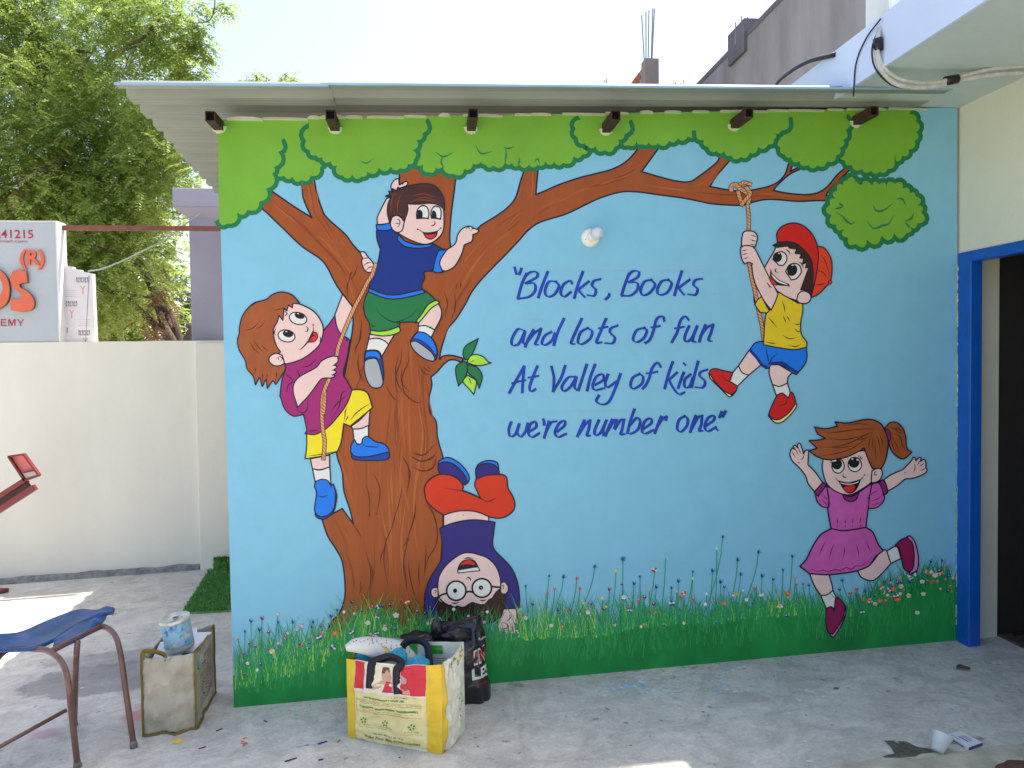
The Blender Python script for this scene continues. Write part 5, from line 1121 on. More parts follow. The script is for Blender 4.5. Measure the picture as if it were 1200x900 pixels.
# ================================================================== GRASS MAT
gm = mat('artificial_turf', (84, 150, 70), rough=.9, var=.35, vscale=30, rgb2=(118, 182, 96))
gmat = empty('grass_mat', tuple(G(245, 690))); tag(gmat, 'green artificial grass mat lying in the corner by the mural wall', 'mat')
qa, qb, qc, qd = G(214, 720), G(275, 717), G(285, 672), G(244, 673)
mb = MB(); th = Vector((0, 0, .012)); mb.hexa([qa, qb, qc, qd, qa + th, qb + th, qc + th, qd + th], gm); mb.build('backing', gmat)
rnd = random.Random(3); V = []; F = []
for i in range(9000):
    s_, t_ = rnd.random(), rnd.random(); p = qa.lerp(qb, s_).lerp(qd.lerp(qc, s_), t_) + th
    if t_ > .93: p += Vector((0, 0, (t_ - .93) * 1.3 * (1 if s_ > .2 else .2)))
    a = rnd.uniform(0, 6.28); wv = Vector((math.cos(a), math.sin(a), 0)) * .0035; tip = Vector((rnd.uniform(-.012, .012), rnd.uniform(-.012, .012), rnd.uniform(.012, .026)))
    b = len(V); V += [p - wv, p + wv, p + tip + wv * .4, p + tip - wv * .4]; F.append((b, b + 1, b + 2, b + 3))
o = big_mesh('turf_pile', V, F, gm, gmat); o['kind'] = 'stuff'
mb = MB(); p0, p1 = G(250, 671), G(285, 671)
mb.grid(lambda s, t: p0.lerp(p1, s) + Vector((0, .02 * t + .02 * math.sin(t * 3), .012 + .11 * t * (1 - .25 * abs(s - .3)) + .01 * noise.noise((s * 6, t * 3, 0)))), 12, 6, gm); mb.build('curled_edge', gmat)
V = []; F = []
for i in range(2200):
    s_, t_ = rnd.random(), rnd.random(); p = p0.lerp(p1, s_) + Vector((0, .02 * t_ + .02 * math.sin(t_ * 3) - .002, .012 + .11 * t_ * (1 - .25 * abs(s_ - .3))))
    wv = Vector((.0035, 0, 0)); tip = Vector((rnd.uniform(-.012, .012), -rnd.uniform(.008, .02), rnd.uniform(.0, .02)))
    b = len(V); V += [p - wv, p + wv, p + tip + wv * .4, p + tip - wv * .4]; F.append((b, b + 1, b + 2, b + 3))
o = big_mesh('curled_pile', V, F, gm, gmat); o['kind'] = 'stuff'

# ================================================================== BAGS
def bag_patch(c0, c1, h0, h1, bulge, amp, seed, lean=(0, 0, 0)):
    """vertical cloth panel between ground points c0 -> c1"""
    c0, c1 = Vector(c0), Vector(c1); nrm = (c1 - c0).cross(Vector((0, 0, 1))).normalized(); ln = Vector(lean)
    def fn(s, t, off=0.0):
        p = c0.lerp(c1, s); h = h0 + (h1 - h0) * s
        p = p + Vector((0, 0, (h - .012 * math.sin(math.pi * s) + .008 * noise.noise((s * 5, seed, 1))) * t)) + ln * t
        e = (4 * s * (1 - s)) * (4 * t * (1 - t) * .7 + .3 * (1 - t))
        wr = noise.noise((s * 4 + seed, t * 5, seed)) * .8 + (abs(noise.noise((s * 7, t * 10 + seed, seed))) - .2) * 1.1 + noise.noise((s * 16, t * 22, seed)) * .15
        return p + nrm * (bulge * e + amp * wr * min(1, 8 * s * (1 - s) + .15) + off)
    return fn
def patch_poly(mb_, fn, poly, m, off=.0015, n=0):
    """flat print following the cloth: poly in (s,t); densified edges"""
    if n:
        q = []
        for i in range(len(poly)):
            a, b = poly[i], poly[(i + 1) % len(poly)]
            for k in range(n): q.append((a[0] + (b[0] - a[0]) * k / n, a[1] + (b[1] - a[1]) * k / n))
        poly = q
    mb_.poly([fn(s, t, off) for s, t in poly], m)
def patch_rect(mb_, fn, s0, t0, s1, t1, m, off=.0012, ns=8, nt=8):
    mb_.grid(lambda a, b: fn(s0 + (s1 - s0) * a, t0 + (t1 - t0) * b, off), ns, nt, m)
def fabric(name, rgb, **kw):
    return mat(name, rgb, rough=.55, var=.08, vscale=14, bump=.35, bscale=160, **kw)
# yellow woven shopping bag
yb = empty('shopping_bag', tuple(G(470, 870))); tag(yb, 'yellow and white woven shopping bag stuffed with rags, in front of the tree trunk', 'bag')
ywh = fabric('bag_white', (226, 222, 206)); yel = fabric('bag_yellow', (222, 186, 50)); redp = fabric('bag_red', (206, 44, 58)); paley = fabric('bag_pale_yellow', (224, 210, 150))
A_, B_, D_ = G(408, 864), G(519, 884), G(545, 856); E_ = A_ + (D_ - B_)
H = .345
topA, topB, topD = .345, .372, .39
pf = bag_patch(A_, B_, topA, topB, .014, .014, 2.0); pr_ = bag_patch(B_, D_, topB, topD, .018, .016, 5.0); pb_ = bag_patch(D_, E_, topD, .375, .01, .012, 8.0); pl_ = bag_patch(E_, A_, .375, topA, .01, .008, 11.0)
mb = MB()
mb.grid(lambda s, t: pf(s, t), 44, 44, ywh); mb.grid(lambda s, t: pb_(s, t), 16, 16, ywh); mb.grid(lambda s, t: pl_(s, t), 12, 16, yel)
mb.poly([A_, B_, D_, E_], ywh)
mb.build('body', yb, True)
mb = MB(); mb.grid(lambda s, t: pr_(s, t), 36, 36, ywh); mb.build('side_panel', yb, True)
m = MB()
patch_rect(m, pf, .0, .0, .09, 1, yel, .0014, 4, 44); m.build('yellow_band', yb, True); m = MB()
patch_rect(m, pf, .85, .0, 1, 1, yel, .0014, 7, 44); patch_rect(m, pr_, 0, 0, .12, 1, yel, .0014, 5, 36)
m.build('yellow_band', yb, True)
m = MB(); patch_rect(m, pf, .095, .02, .845, .62, paley, .0018, 33, 27); m.build('printed_panel', yb, True)
m = MB()
patch_rect(m, pf, .095, .66, .2, .99, redp, .0022, 5, 15); patch_rect(m, pf, .6, .65, .845, .995, redp, .0022, 11, 15)
skinp = mat('print_skin', (206, 160, 134)); hairp = mat('print_brown', (110, 70, 60)); lil = mat('print_lilac', (196, 150, 180)); crm = mat('print_cream', (230, 220, 190))
patch_rect(m, pf, .2, .66, .6, .97, crm, .0018, 18, 14)
for (poly, mm_) in (([(.2, .66), (.26, .66), (.28, .8), (.25, .95), (.21, .95), (.2, .8)], mat('print_white', (222, 220, 208))), ([(.4, .66), (.52, .66), (.5, .78), (.44, .8)], redp), ([(.4, .8), (.46, .76), (.5, .84), (.47, .93), (.41, .93), (.38, .86)], skinp),
                 ([(.38, .88), (.42, .86), (.48, .9), (.47, .96), (.4, .96)], hairp), ([(.3, .68), (.37, .7), (.45, .8), (.43, .83), (.34, .76), (.29, .72)], skinp), ([(.5, .68), (.56, .66), (.58, .8), (.54, .9), (.51, .84)], lil),
                 ([(.62, .66), (.7, .66), (.69, .72), (.66, .74), (.66, .84), (.62, .86)], skinp), ([(.6, .72), (.64, .72), (.65, .85), (.61, .9)], lil)):
    patch_poly(m, pf, poly, mm_, .0034, 3)
m.build('picture_print', yb, True)
inkb = mat('print_ink', (84, 78, 60)); ing = mat('print_green', (70, 140, 60)); inp = mat('print_faint', (176, 150, 96))
m = MB(); rnd = random.Random(8)
def squig(t, s0, s1, hgt, mm_, gap=.3):
    s_ = s0
    while s_ < s1:
        wv = rnd.uniform(.006, .013)
        if rnd.random() > .16: patch_poly(m, pf, [(s_, t), (s_ + wv * .85, t), (s_ + wv * .85, t + hgt * rnd.uniform(.7, 1)), (s_ + wv * .3, t + hgt * rnd.uniform(.6, 1.1)), (s_, t + hgt)], mm_, .0036)
        s_ += wv * 1.15
for t, a_, b_, hh, mm_ in ((.555, .2, .62, .022, ing), (.515, .12, .8, .008, inp), (.495, .15, .78, .008, inp), (.44, .14, .76, .026, ing), (.41, .2, .72, .008, inp), (.385, .3, .68, .008, inp), (.21, .14, .26, .012, inp), (.21, .36, .5, .012, inp), (.21, .64, .78, .012, inp), (.115, .3, .62, .012, inkb), (.6, .5, .66, .008, inkb), (.185, .14, .28, .006, inp), (.185, .34, .52, .006, inp), (.185, .62, .8, .006, inp)):
    squig(t, a_, b_, hh, mm_)
for cs in (.19, .42, .7):
    for k in range(5):
        a_ = k * 1.256; patch_poly(m, pf, [(cs + .012 * math.cos(a_), .27 + .016 * math.sin(a_)), (cs + .034 * math.cos(a_ + .2), .27 + .036 * math.sin(a_ + .2)), (cs + .034 * math.cos(a_ + .8), .27 + .036 * math.sin(a_ + .8)), (cs + .014 * math.cos(a_ + .9), .27 + .02 * math.sin(a_ + .9))], ing, .0036)
for (s0, t0, s1, t1) in ((.11, .38, .8, .383), (.11, .53, .8, .533), (.11, .38, .113, .533), (.797, .38, .8, .533)): patch_rect(m, pf, s0, t0, s1, t1, inp, .0032, 20, 1)
o = m.build('printed_text', yb)
def pmap(fn): return lambda x, y, z: fn(x, y, .0036)
text_obj('printed_text', 'Roller Flour Mills Private Limited', inkb, (.2, .055), .036, pmap(pf), yb, width=.58, bold=.006)
m = MB(); rnd = random.Random(12)
for k in range(26): s_, t_ = rnd.uniform(.62, .82), rnd.uniform(.2, .52); patch_poly(m, pr_, [(s_, t_), (s_ + .03, t_ + .005), (s_ + .03, t_ + .012), (s_ + .01, t_ + .02)], rnd.choice((inkb, ing)), .002)
for k in range(20): s_, t_ = rnd.uniform(.2, .9), rnd.uniform(.84, .97); patch_poly(m, pr_, [(s_, t_), (s_ + .06, t_ + .01), (s_ + .05, t_ + .03), (s_ + .01, t_ + .03)], rnd.choice((yel, inp, ing)), .002)
o = m.build('side_print', yb); o['kind'] = 'stuff'
strap = mat('black_webbing', (28, 30, 40), rough=.6, var=.15, bump=.3, bscale=200)
def strapm(path, wd, parent, name='handle', m_=None):
    q = sp3(path, 8); mm_ = MB(); n = len(q)
    for i in range(n):
        t = (q[min(i + 1, n - 1)] - q[max(i - 1, 0)]).normalized(); vd = (q[i] - CAM).normalized() if False else Vector((.2, 1, .1)).normalized(); sdv = t.cross(vd).normalized() * wd / 2
        mm_.v += [q[i] - sdv, q[i] + sdv]
    mi = mm_.mi(m_ or strap)
    for i in range(n - 1): mm_.f.append((2 * i, 2 * i + 1, 2 * i + 3, 2 * i + 2)); mm_.m.append(mi)
    o = mm_.build(name, parent, True); s_ = o.modifiers.new('s', 'SOLIDIFY'); s_.thickness = .003; s_.offset = 0; return o
strapm([pf(.27, .69, .006), pf(.27, .85, .006), pf(.28, .98, .008), pf(.31, 1.02, .0) , pf(.42, 1.06, -.02), pf(.53, 1.06, -.01), pf(.6, 1.04, .01), pf(.6, 1.0, .015), pf(.565, .95, .012), pf(.56, .8, .008), pf(.57, .66, .006)], .034, yb)
strapm([pb_(.66, .62, -.05), pb_(.64, .85, -.05), pb_(.58, 1.0, -.03), pb_(.48, 1.03, -.02), pb_(.36, .98, -.03), pb_(.3, .8, -.06), pb_(.3, .62, -.07)], .032, yb)
# flap of the back panel folded over to the left, whitish with a yellow print
fl1 = MB(); spk = fabric('bag_lining', (222, 220, 214))
def flap(s, t):
    tp = [W(u, v, y) for u, v, y in ((405, 757, -.42), (415, 749, -.4), (440, 747, -.36), (470, 752, -.33), (492, 764, -.3))]; bt_ = [W(u, v, y) for u, v, y in ((406, 762, -.44), (425, 766, -.42), (445, 774, -.4), (466, 783, -.38), (495, 786, -.34))]
    a_ = sp3(tp, 5); b_ = sp3(bt_, 5); i = min(len(a_) - 1, int(round(s * (len(a_) - 1)))); p = a_[i].lerp(b_[i], t); return p + Vector((0, -.02 * math.sin(math.pi * t), .012 * math.sin(math.pi * t) + .004 * noise.noise((s * 9, t * 6, 0))))
fl1.grid(flap, 20, 8, spk); o = fl1.build('folded_flap', yb, True); s_ = o.modifiers.new('s', 'SOLIDIFY'); s_.thickness = .004
m = MB(); m.grid(lambda s, t: Vector(flap(.5 + .2 * s + .1 * t, .25 + .5 * s + .12 * t)) + Vector((0, -.004, .003)), 6, 3, yel)
for k in range(34):
    s_, t_ = rnd.uniform(.2, .85), rnd.uniform(.1, .45); p = Vector(flap(s_, t_)) + Vector((0, -.004, .0035)); m.poly([p, p + Vector((.007, 0, .001)), p + Vector((.004, 0, .005))], inkb)
m.build('flap_print', yb)
# green and white print on the inside of the back panel
m = MB(); gp_ = mat('lining_green', (60, 160, 60), rough=.6)
for (s0, t0, s1, t1, mm_) in ((.5, .84, .72, .97, gp_), (.22, .86, .4, .96, gp_), (.56, .78, .66, .84, gp_)): patch_rect(m, pb_, s0, t0, s1, t1, mm_, -.004, 5, 4)
for k in range(8): patch_rect(m, pb_, .2 + .02 * (k % 3), .8 - .028 * k, .5 - .02 * (k % 2), .808 - .028 * k, filmt, -.004, 8, 1)
o = m.build('lining_print', yb); o['kind'] = 'stuff'
# rags inside
def lumps(name, parent, m_, cs, seed, amp=.35):
    mm_ = MB()
    for c, r in cs:
        b = len(mm_.v); nu, nv = 12, 18
        for i in range(nu + 1):
            th_ = math.pi * i / nu
            for j in range(nv):
                ph = 2 * math.pi * j / nv; d = Vector((math.sin(th_) * math.cos(ph), math.sin(th_) * math.sin(ph), math.cos(th_)))
                k = 1 + amp * noise.noise(d * 2.2 + Vector((seed, 0, 0))) + amp * .5 * abs(noise.noise(d * 5 + Vector((0, seed, 0))))
                mm_.v.append(c + Vector((d.x * r[0], d.y * r[1], d.z * r[2])) * k)
        mi = mm_.mi(m_)
        for i in range(nu):
            for j in range(nv): mm_.f.append((b + i * nv + j, b + (i + 1) * nv + j, b + (i + 1) * nv + (j + 1) % nv, b + i * nv + (j + 1) % nv)); mm_.m.append(mi)
    return mm_.build(name, parent, True)
cyan = mat('cyan_cloth', (60, 160, 186), rough=.8, var=.2, vscale=20, bump=.4); kraft = mat('kraft_card', (196, 172, 138), rough=.8)
def onbag(u, v, y): return W(u, v, y)
rag = lumps('rag', None, cyan, [(onbag(431, 767, -.33), (.06, .05, .05)), (onbag(447, 771, -.35), (.05, .05, .045))], 3, .5); tag(rag, 'crumpled cyan rag at the left inside the yellow bag', 'rag')
rag = lumps('rag', None, cyan, [(onbag(466, 776, -.41), (.045, .04, .05)), (onbag(490, 786, -.46), (.055, .04, .055))], 6, .5); tag(rag, 'crumpled cyan rag under the black handle in the middle of the yellow bag', 'rag')
m = MB(); q = [W(445, 786, -.47), W(451, 764, -.46), W(464, 771, -.46), W(480, 783, -.48), W(476, 797, -.47), W(447, 793, -.46)]; m.poly(q, kraft); m.poly([p + Vector((0, .01, 0)) for p in q][::-1], kraft); tag(m.build('cardboard_piece'), 'piece of brown card tucked in the yellow bag behind its handle', 'card')
lumps('stuffing', yb, mat('dark_filling', (60, 60, 62), rough=.8), [((A_ + B_ + D_ + E_) / 4 + Vector((0, 0, .24)), (.14, .1, .06))], 9, .2)

# black plastic carrier bag behind it
bb = empty('carrier_bag', tuple(G(545, 825))); tag(bb, 'shiny black plastic carrier bag with red and white print, tied at the top', 'bag')
bp = mat('black_plastic', (30, 31, 38), rough=.24, var=.2, vscale=9, bump=1.0, bscale=11, spec=.6)
c0, c1 = G(470, 822), G(569, 822); c1 = Vector((.235, -.19, gz(.2))); c0 = Vector((-.08, -.26, gz(-.08)))
def black(s, t):
    # s around 0..1, t height 0..1 ; narrows to the knot at the top
    a = 2 * math.pi * s; cx = .09 + .012 * t; cy = -.14
    rx = .165 * (1 - .34 * t) ; ry = .075 * (1 - .1 * t)
    if t > .72: k = (t - .72) / .28; rx *= 1 - .06 * k; ry *= 1 - .62 * k ** 1.2
    ca, sa = math.cos(a), math.sin(a); e = .62
    x = cx + rx * math.copysign(abs(ca) ** e, ca); y = cy + ry * math.copysign(abs(sa) ** e, sa)
    zt = .375 + .02 * (1 if ca > .35 else 0) * min(1, (ca - .35) * 3 if ca > .35 else 0) - .01 * (1 - ca)
    z = gz(cx) + zt * t
    n_ = noise.noise((ca * 2.2, sa * 2, t * 4)) * .016 + abs(noise.noise((ca * 4 + 3, sa * 3, t * 7))) * .018 * (.4 + t) + .01 * math.sin(14 * a + 5 * t) * max(0, t - .6)
    return Vector((x + n_ * ca, y + n_ * sa, z + .008 * noise.noise((ca * 3, sa * 3, 9)) * t))
m = MB(); m.grid(black, 64, 30, bp, True); m.build('body', bb, True)
m = MB(); m.grid(lambda s, t: Vector((.10, -.14, black(0, 1).z - .02)).lerp(black(s, 1), 1 - t), 40, 4, bp); m.build('gathered_mouth', bb, True)
lumps('knot', bb, bp, [(W(512, 736, -.215), (.026, .025, .048)), (W(505, 747, -.2), (.03, .03, .02))], 15, .35)
lumps('gathered_top', bb, bp, [(W(490, 749, -.22), (.082, .04, .03)), (W(532, 744, -.2), (.075, .035, .034)), (W(520, 757, -.22), (.09, .05, .03))], 17, .5)
# print: two lines of bold lettering
ftop = lambda u, v: None
def blackmap(u0, v0, k):            # text laid on the front right face of the bag
    o_ = Vector((.135, -.236, 0)); dx = Vector((.93, .34, 0)).normalized()
    def fn(x, y, z): p = o_ + dx * x; return Vector((p.x, p.y - .006 - z, gz(.15) + y))
    return fn
bred = mat('bag_print_red', (176, 30, 34), rough=.4); bwh = mat('bag_print_white', (220, 220, 216), rough=.4)
fm = blackmap(0, 0, 0)
def on_black(name, body, m_, s0, s1, t0, hgt, ext=0, bold=.0, slant=.0, off=.003):
    def fn(x, y, z):
        sang = x; p = black(sang, y); c_ = Vector((.10, -.14, p.z)); d = (p - c_); d.z = 0; return p + d.normalized() * off
    return text_obj(name, body, m_, (s0, t0), hgt, fn, bb, width=s1 - s0, bold=bold, slant=slant)
on_black('print_outline', 'IN', bwh, .815, .955, .50, .175, bold=.05, off=.003)
on_black('print', 'IN', bred, .823, .947, .512, .15, bold=.012, off=.0045)
on_black('print', 'LES', bwh, .80, .965, .32, .13, bold=.03)
on_black('print', 'wholesale', bred, .82, .96, .24, .03); on_black('print', 'Fashion', bwh, .88, .96, .76, .03)

# tan cloth bag with paint tin
tb_ = empty('cloth_bag', tuple(G(205, 860))); tag(tb_, 'dirty beige cloth bag with olive piping holding papers and a paint tin', 'bag')
tan = mat('beige_cloth', (180, 170, 150), rough=.85, var=.25, vscale=7, bump=.35, bscale=120, rgb2=(194, 185, 166)); olive = mat('olive_piping', (128, 104, 44), rough=.8, var=.25)
tA, tB, tD = G(168, 863), G(231, 854), G(252, 812); tE = tA + (tD - tB)
qf = bag_patch(tA, tB, .355, .35, .022, .034, 21.0); qr = bag_patch(tB, tD, .35, .345, -.014, .016, 25.0, (0, 0, 0)); qb_ = bag_patch(tD, tE, .345, .335, .004, .006, 28.0); ql = bag_patch(tE, tA, .335, .355, .006, .006, 31.0)
m = MB()
for fn in (qf, qr, qb_, ql): m.grid(lambda s, t, fn=fn: fn(s, t), 16, 18, tan)
m.poly([tA, tB, tD, tE], tan); o = m.build('body', tb_, True); s_ = o.modifiers.new('s', 'SOLIDIFY'); s_.thickness = .003; s_.offset = -1
for path in ([qf(0, t / 8, .004) for t in range(9)], [qf(1, t / 8, .004) + Vector((0, -.002, 0)) for t in range(9)], [qr(1, t / 8, .003) for t in range(9)], [qr(s / 8, 1, .003) for s in range(9)], [qf(s / 8, 0.012, .006) for s in range(9)], [qr(s / 8, 0.012, .006) for s in range(9)]):
    m = MB(); m.tube(sp3(path, 3), .0045, olive, 7); m.build('piping', tb_, True)
m = MB(); prb = mat('bag_print_brown', (146, 130, 114)); prl = mat('bag_print_blue', (110, 160, 176)); rnd = random.Random(4)
for k in range(15):
    for j in range(7):
        s0 = .34 + j * .08 + rnd.uniform(0, .02)
        t0 = .72 - k * .042 + j * .006
        m.poly([qr(s0, t0, .003), qr(s0 + .06, t0, .003), qr(s0 + .06, t0 + .012, .003), qr(s0, t0 + .013, .003)], prb)
for (s0, t0, s1, t1) in ((.1, .72, .26, .75), (.12, .76, .2, .84), (.18, .8, .26, .86)): m.grid(lambda a, b: qr(s0 + (s1 - s0) * a, t0 + (t1 - t0) * b, .003), 2, 2, prl)
o = m.build('side_print', tb_); o['kind'] = 'stuff'
m = MB(); pth = [qf(.02, .99, .0), qf(.05, 1.07, -.01), qf(.2, 1.08, -.02), qf(.4, 1.02, -.02), qf(.45, .98, -.004)]
strapm(pth, .022, tb_, 'handle', olive)
paper = mat('paper', (222, 222, 228), rough=.7, var=.05)
m = MB(); ct = (tA + tB + tD + tE) / 4
for k, (dx, dy, dz, r_) in enumerate(((-.03, -.04, .315, .1), (.04, .03, .325, -.2), (.0, .06, .33, .3))):
    c = ct + Vector((dx, dy, dz)); ca, sa = math.cos(r_), math.sin(r_); ex, ey = Vector((ca, sa, .05)) * .062, Vector((-sa, ca, .15)) * .09
    m.hexa([c - ex - ey, c + ex - ey, c + ex + ey, c - ex + ey, c - ex - ey + Vector((0, 0, .006)), c + ex - ey + Vector((0, 0, .006)), c + ex + ey + Vector((0, 0, .006)), c - ex + ey + Vector((0, 0, .006))], paper)
tag(m.build('paper_stack'), 'white papers lying in the beige cloth bag under the tin', 'papers')
# paint tin
def tinmat():
    m = mat('tin_label', (120, 160, 200), rough=.35, var=.2, vscale=26); N = m.node_tree.nodes; rp = [n_ for n_ in N if n_.type == 'VALTORGB'][0].color_ramp
    rp.elements[0].position = .34; rp.elements[0].color = (.09, .07, .22, 1); rp.elements[1].position = .72; rp.elements[1].color = (.6, .62, .62, 1)
    for ps, c_ in ((.42, (.12, .3, .55, 1)), (.5, (.22, .52, .62, 1)), (.58, (.28, .3, .5, 1)), (.64, (.45, .55, .4, 1))):
        e = rp.elements.new(ps); e.color = c_
    return m
tinl = tinmat(); tinm = mat('tin_metal', (206, 206, 190), rough=.3, var=.2, vscale=30, metal=.3)
pc = W(211, 758, -.06); axis = Vector((-.12, -.10, 1)).normalized()
pt = empty('paint_tin', tuple(pc)); tag(pt, 'used paint tin with a splattered label standing in the beige cloth bag', 'tin')
lathe([(.0, 0), (.064, 0), (.066, .004), (.066, .02)], pc, axis, tinm, 32).build('base', pt, True)
lathe([(.0645, .02), (.065, .03), (.065, .125), (.0645, .13)], pc, axis, tinl, 32).build('label', pt, True)
lathe([(.065, .13), (.068, .134), (.068, .146), (.062, .148), (.060, .142), (.05, .142), (.048, .139), (0, .139)], pc, axis, tinm, 32).build('lid', pt, True)
m = MB(); rnd = random.Random(6); up_ = pc + axis * .1405; ex = axis.cross(Vector((0, 1, 0))).normalized(); ey = axis.cross(ex)
for k in range(12):
    a_, r_ = rnd.uniform(0, 6.28), rnd.uniform(0, .04); c = up_ + ex * r_ * math.cos(a_) + ey * r_ * math.sin(a_); rr = rnd.uniform(.004, .016)
    m.poly([c + (ex * math.cos(t) * rr + ey * math.sin(t) * rr * .6) + axis * (.0004 * k) for t in [j * .9 for j in range(7)]], rnd.choice((P['indigo'], P['fplum'], P['white'], P['wine'])))
m.build('paint_smear', pt)
m = MB(); c = W(222, 765, -.1)
lathe([(.0, 0), (.05, 0), (.05, .05), (.047, .052), (0, .05)], W(219, 775, -.1), Vector((0, 0, 1)), mat('jar_purple', (90, 70, 130), rough=.3, var=.4, vscale=40, rgb2=(170, 160, 150)), 24)
o = lathe([(.0, 0), (.045, 0), (.045, .05), (.042, .052), (0, .05)], W(218, 775, -.12), Vector((0, 0, 1)), bpy.data.materials['jar_purple'], 24).build('paint_jar', None, True); tag(o, 'short purple printed jar lying below the paint tin in the cloth bag', 'jar')

# ================================================================== CHAIR
ch = empty('chair', tuple(G(70, 890))); tag(ch, 'blue plastic seat chair on brown tubular legs at the lower left', 'chair')
tubm = mat('brown_tube', (104, 70, 62), rough=.35, var=.3, vscale=14, spec=.6, bump=.1); seatm = mat('blue_plastic', (22, 66, 118), rough=.36, var=.14, vscale=10, spec=.5, bump=.1, bscale=25, rgb2=(44, 90, 138)); rub = mat('leg_ferrule', (120, 112, 104), rough=.8, var=.3, vscale=40)
R_ = .0125
f1, f2, f3 = G(91, 899), G(157, 876), G(87, 850)
T = lambda u, v, h: G(u, v, h)
def leg(foot, knee, tail, n='leg'):
    m = MB(); m.tube(sp3([foot, foot.lerp(knee, .5), knee] + tail, 8), R_, tubm, 12); m.build(n, ch, True)
    m = MB(); d = (knee - foot).normalized(); m.tube([foot + Vector((0, 0, -.002)), foot + d * .02, foot + d * .03], [.0165, .0155, .0135], rub, 12); m.build('ferrule', ch, True)
hh = .47
leg(f1, T(80, 800, .40), [T(72, 776, .455), T(58, 763.5, .478), T(45, 760.5, .48), T(20, 760, .48), T(6, 763, .475), T(-5, 776, .45), T(-12, 800, .4)])
kb = T(146, 800, .29)
leg(f2, T(141, 766, .41), [T(134, 744, .465), T(122, 734.5, .48), T(112, 737, .482), T(90, 748, .483), T(70, 758, .482), T(58, 764, .478)])
leg(f3, T(89, 775, .40), [T(90, 762, .45), T(91, 752, .475)])
f4 = G(-20, 866) ; leg(G(-26, 905), T(-12, 800, .4), [T(-10, 790, .42)])
m = MB(); m.tube([G(-30, 893, .1), G(0, 875, .13), G(78, 832, .185)], .0085, tubm, 10); m.build('stretcher', ch, True)
near = [(-70, 762, .50), (-20, 762, .497), (20, 760, .495), (40, 758, .495), (62, 749, .497), (82, 735, .505), (100, 725, .52), (118, 718, .535), (131, 716.5, .54)]
far = [(-70, 748, .52), (-20, 743, .52), (20, 741, .52), (50, 729, .52), (75, 719, .52), (95, 713.5, .52), (112, 714.5, .525), (124, 710.5, .545), (133, 711.5, .545)]
nn_ = sp3([T(*p) for p in near], 4); ff_ = sp3([T(*p) for p in far], 4); n = len(nn_)
m = MB()
def seat(s, t):
    i = min(n - 1, int(round(s * (n - 1)))); p = nn_[i].lerp(ff_[i], t)
    return p + Vector((0, 0, -.022 * math.sin(math.pi * t) * (1 - .6 * s)))
m.grid(seat, n - 1, 10, seatm); o = m.build('seat', ch, True); s_ = o.modifiers.new('s', 'SOLIDIFY'); s_.thickness = .014; s_.offset = -1
m = MB()    # moulded skirt under the seat's right end
low = [(62, 757, .483), (75, 756, .484), (90, 749, .486), (104, 741, .488), (115, 733, .49), (121, 728, .50), (126, 721, .52)]
topl = [(62, 750, .495), (76, 741, .5), (90, 731, .51), (102, 725, .518), (112, 721.5, .525), (122, 719, .533), (130, 717.5, .538)]
lw = sp3([T(*p) for p in low], 4); tp_ = sp3([T(*p) for p in topl], 4)
m.grid(lambda s, t: lw[int(round(s * (len(lw) - 1)))].lerp(tp_[int(round(s * (len(lw) - 1)))], t) + Vector((0, .01 * math.sin(math.pi * t), 0)), len(lw) - 1, 4, seatm); o = m.build('seat_rim', ch, True); s_ = o.modifiers.new('s', 'SOLIDIFY'); s_.thickness = .006

# red playground seesaw end reaching in from the left
ss = empty('seesaw', tuple(G(-40, 700))); tag(ss, 'dark red metal beam with an upturned open bracket entering at the left edge', 'play equipment')
redm = mat('red_enamel', (120, 40, 42), rough=.4, var=.2, vscale=8, spec=.5, bump=.1); redi = mat('pink_red_enamel', (226, 120, 116), rough=.5, var=.12)
SYY = 2.05
m = MB()
def beam(a, b, w0, m_, mb_, dep=.05):
    p, q = W(*a, SYY), W(*b, SYY); d = (q - p).normalized(); s_ = d.cross(Vector((0, 1, 0))).normalized() * w0 / 2; y_ = Vector((0, dep, 0))
    mb_.hexa([p - s_, q - s_, q - s_ + y_, p - s_ + y_, p + s_, q + s_, q + s_ + y_, p + s_ + y_], m_)
beam((-60, 619), (29, 563), .04, redm, m); beam((-60, 635), (39, 571.5), .042, redm, m); beam((-60, 627), (33, 568), .05, mat('beam_gap_shade', (60, 22, 24), rough=.6), m, .03);  # third bar is a dark filler, colouring in the shaded gap between beams
m.build('beam', ss)
m = MB(); m.box((W(-60, 626, SYY).x, SYY + .02, W(-60, 626, SYY).z - .02), (W(-58, 626, SYY).x, SYY + .03, W(-60, 626, SYY).z + .02), redm)
fr_ = [(9, 535), (27, 532.5), (45, 557.5), (28, 563.5)]
m = MB()
for i in range(4): beam(fr_[i], fr_[(i + 1) % 4], .012, redm, m, .035)
m.build('bracket_frame', ss)
m = MB(); q = [W(*p, SYY + .028) for p in fr_]; m.poly(q, redi); m.poly([p + Vector((0, .004, 0)) for p in q][::-1], redi)
mid0, mid1 = W(26, 553.5, SYY + .05), W(39, 551.5, SYY + .05); m.build('bracket_plate', ss)
m = MB(); q = [W(u, v, SYY + .02) for u, v in ((26.5, 555), (40, 552), (43, 556.5), (30, 560.5))]; m.poly(q, mat('plate_sticker', (206, 200, 198), rough=.5)); m.build('sticker', ss)
m = MB(); beam((25, 554.5), (40, 551.5), .008, redm, m, .02); m.build('cross_rib', ss)
m = MB(); p = G(6, 692, .02); m.tube([p + Vector((-.5, -.15, .0)), p + Vector((-.02, 0, .0)), p + Vector((.02, .01, .0))], [.022, .022, .016], redm, 12); m.build('foot', ss, True)
m = MB(); a, b = W(-20, 604, SYY), p + Vector((-.45, -.14, 0)); m.tube([a + Vector((-.15, .02, .03)), b], .02, redm, 12); m.build('leg', ss, True)

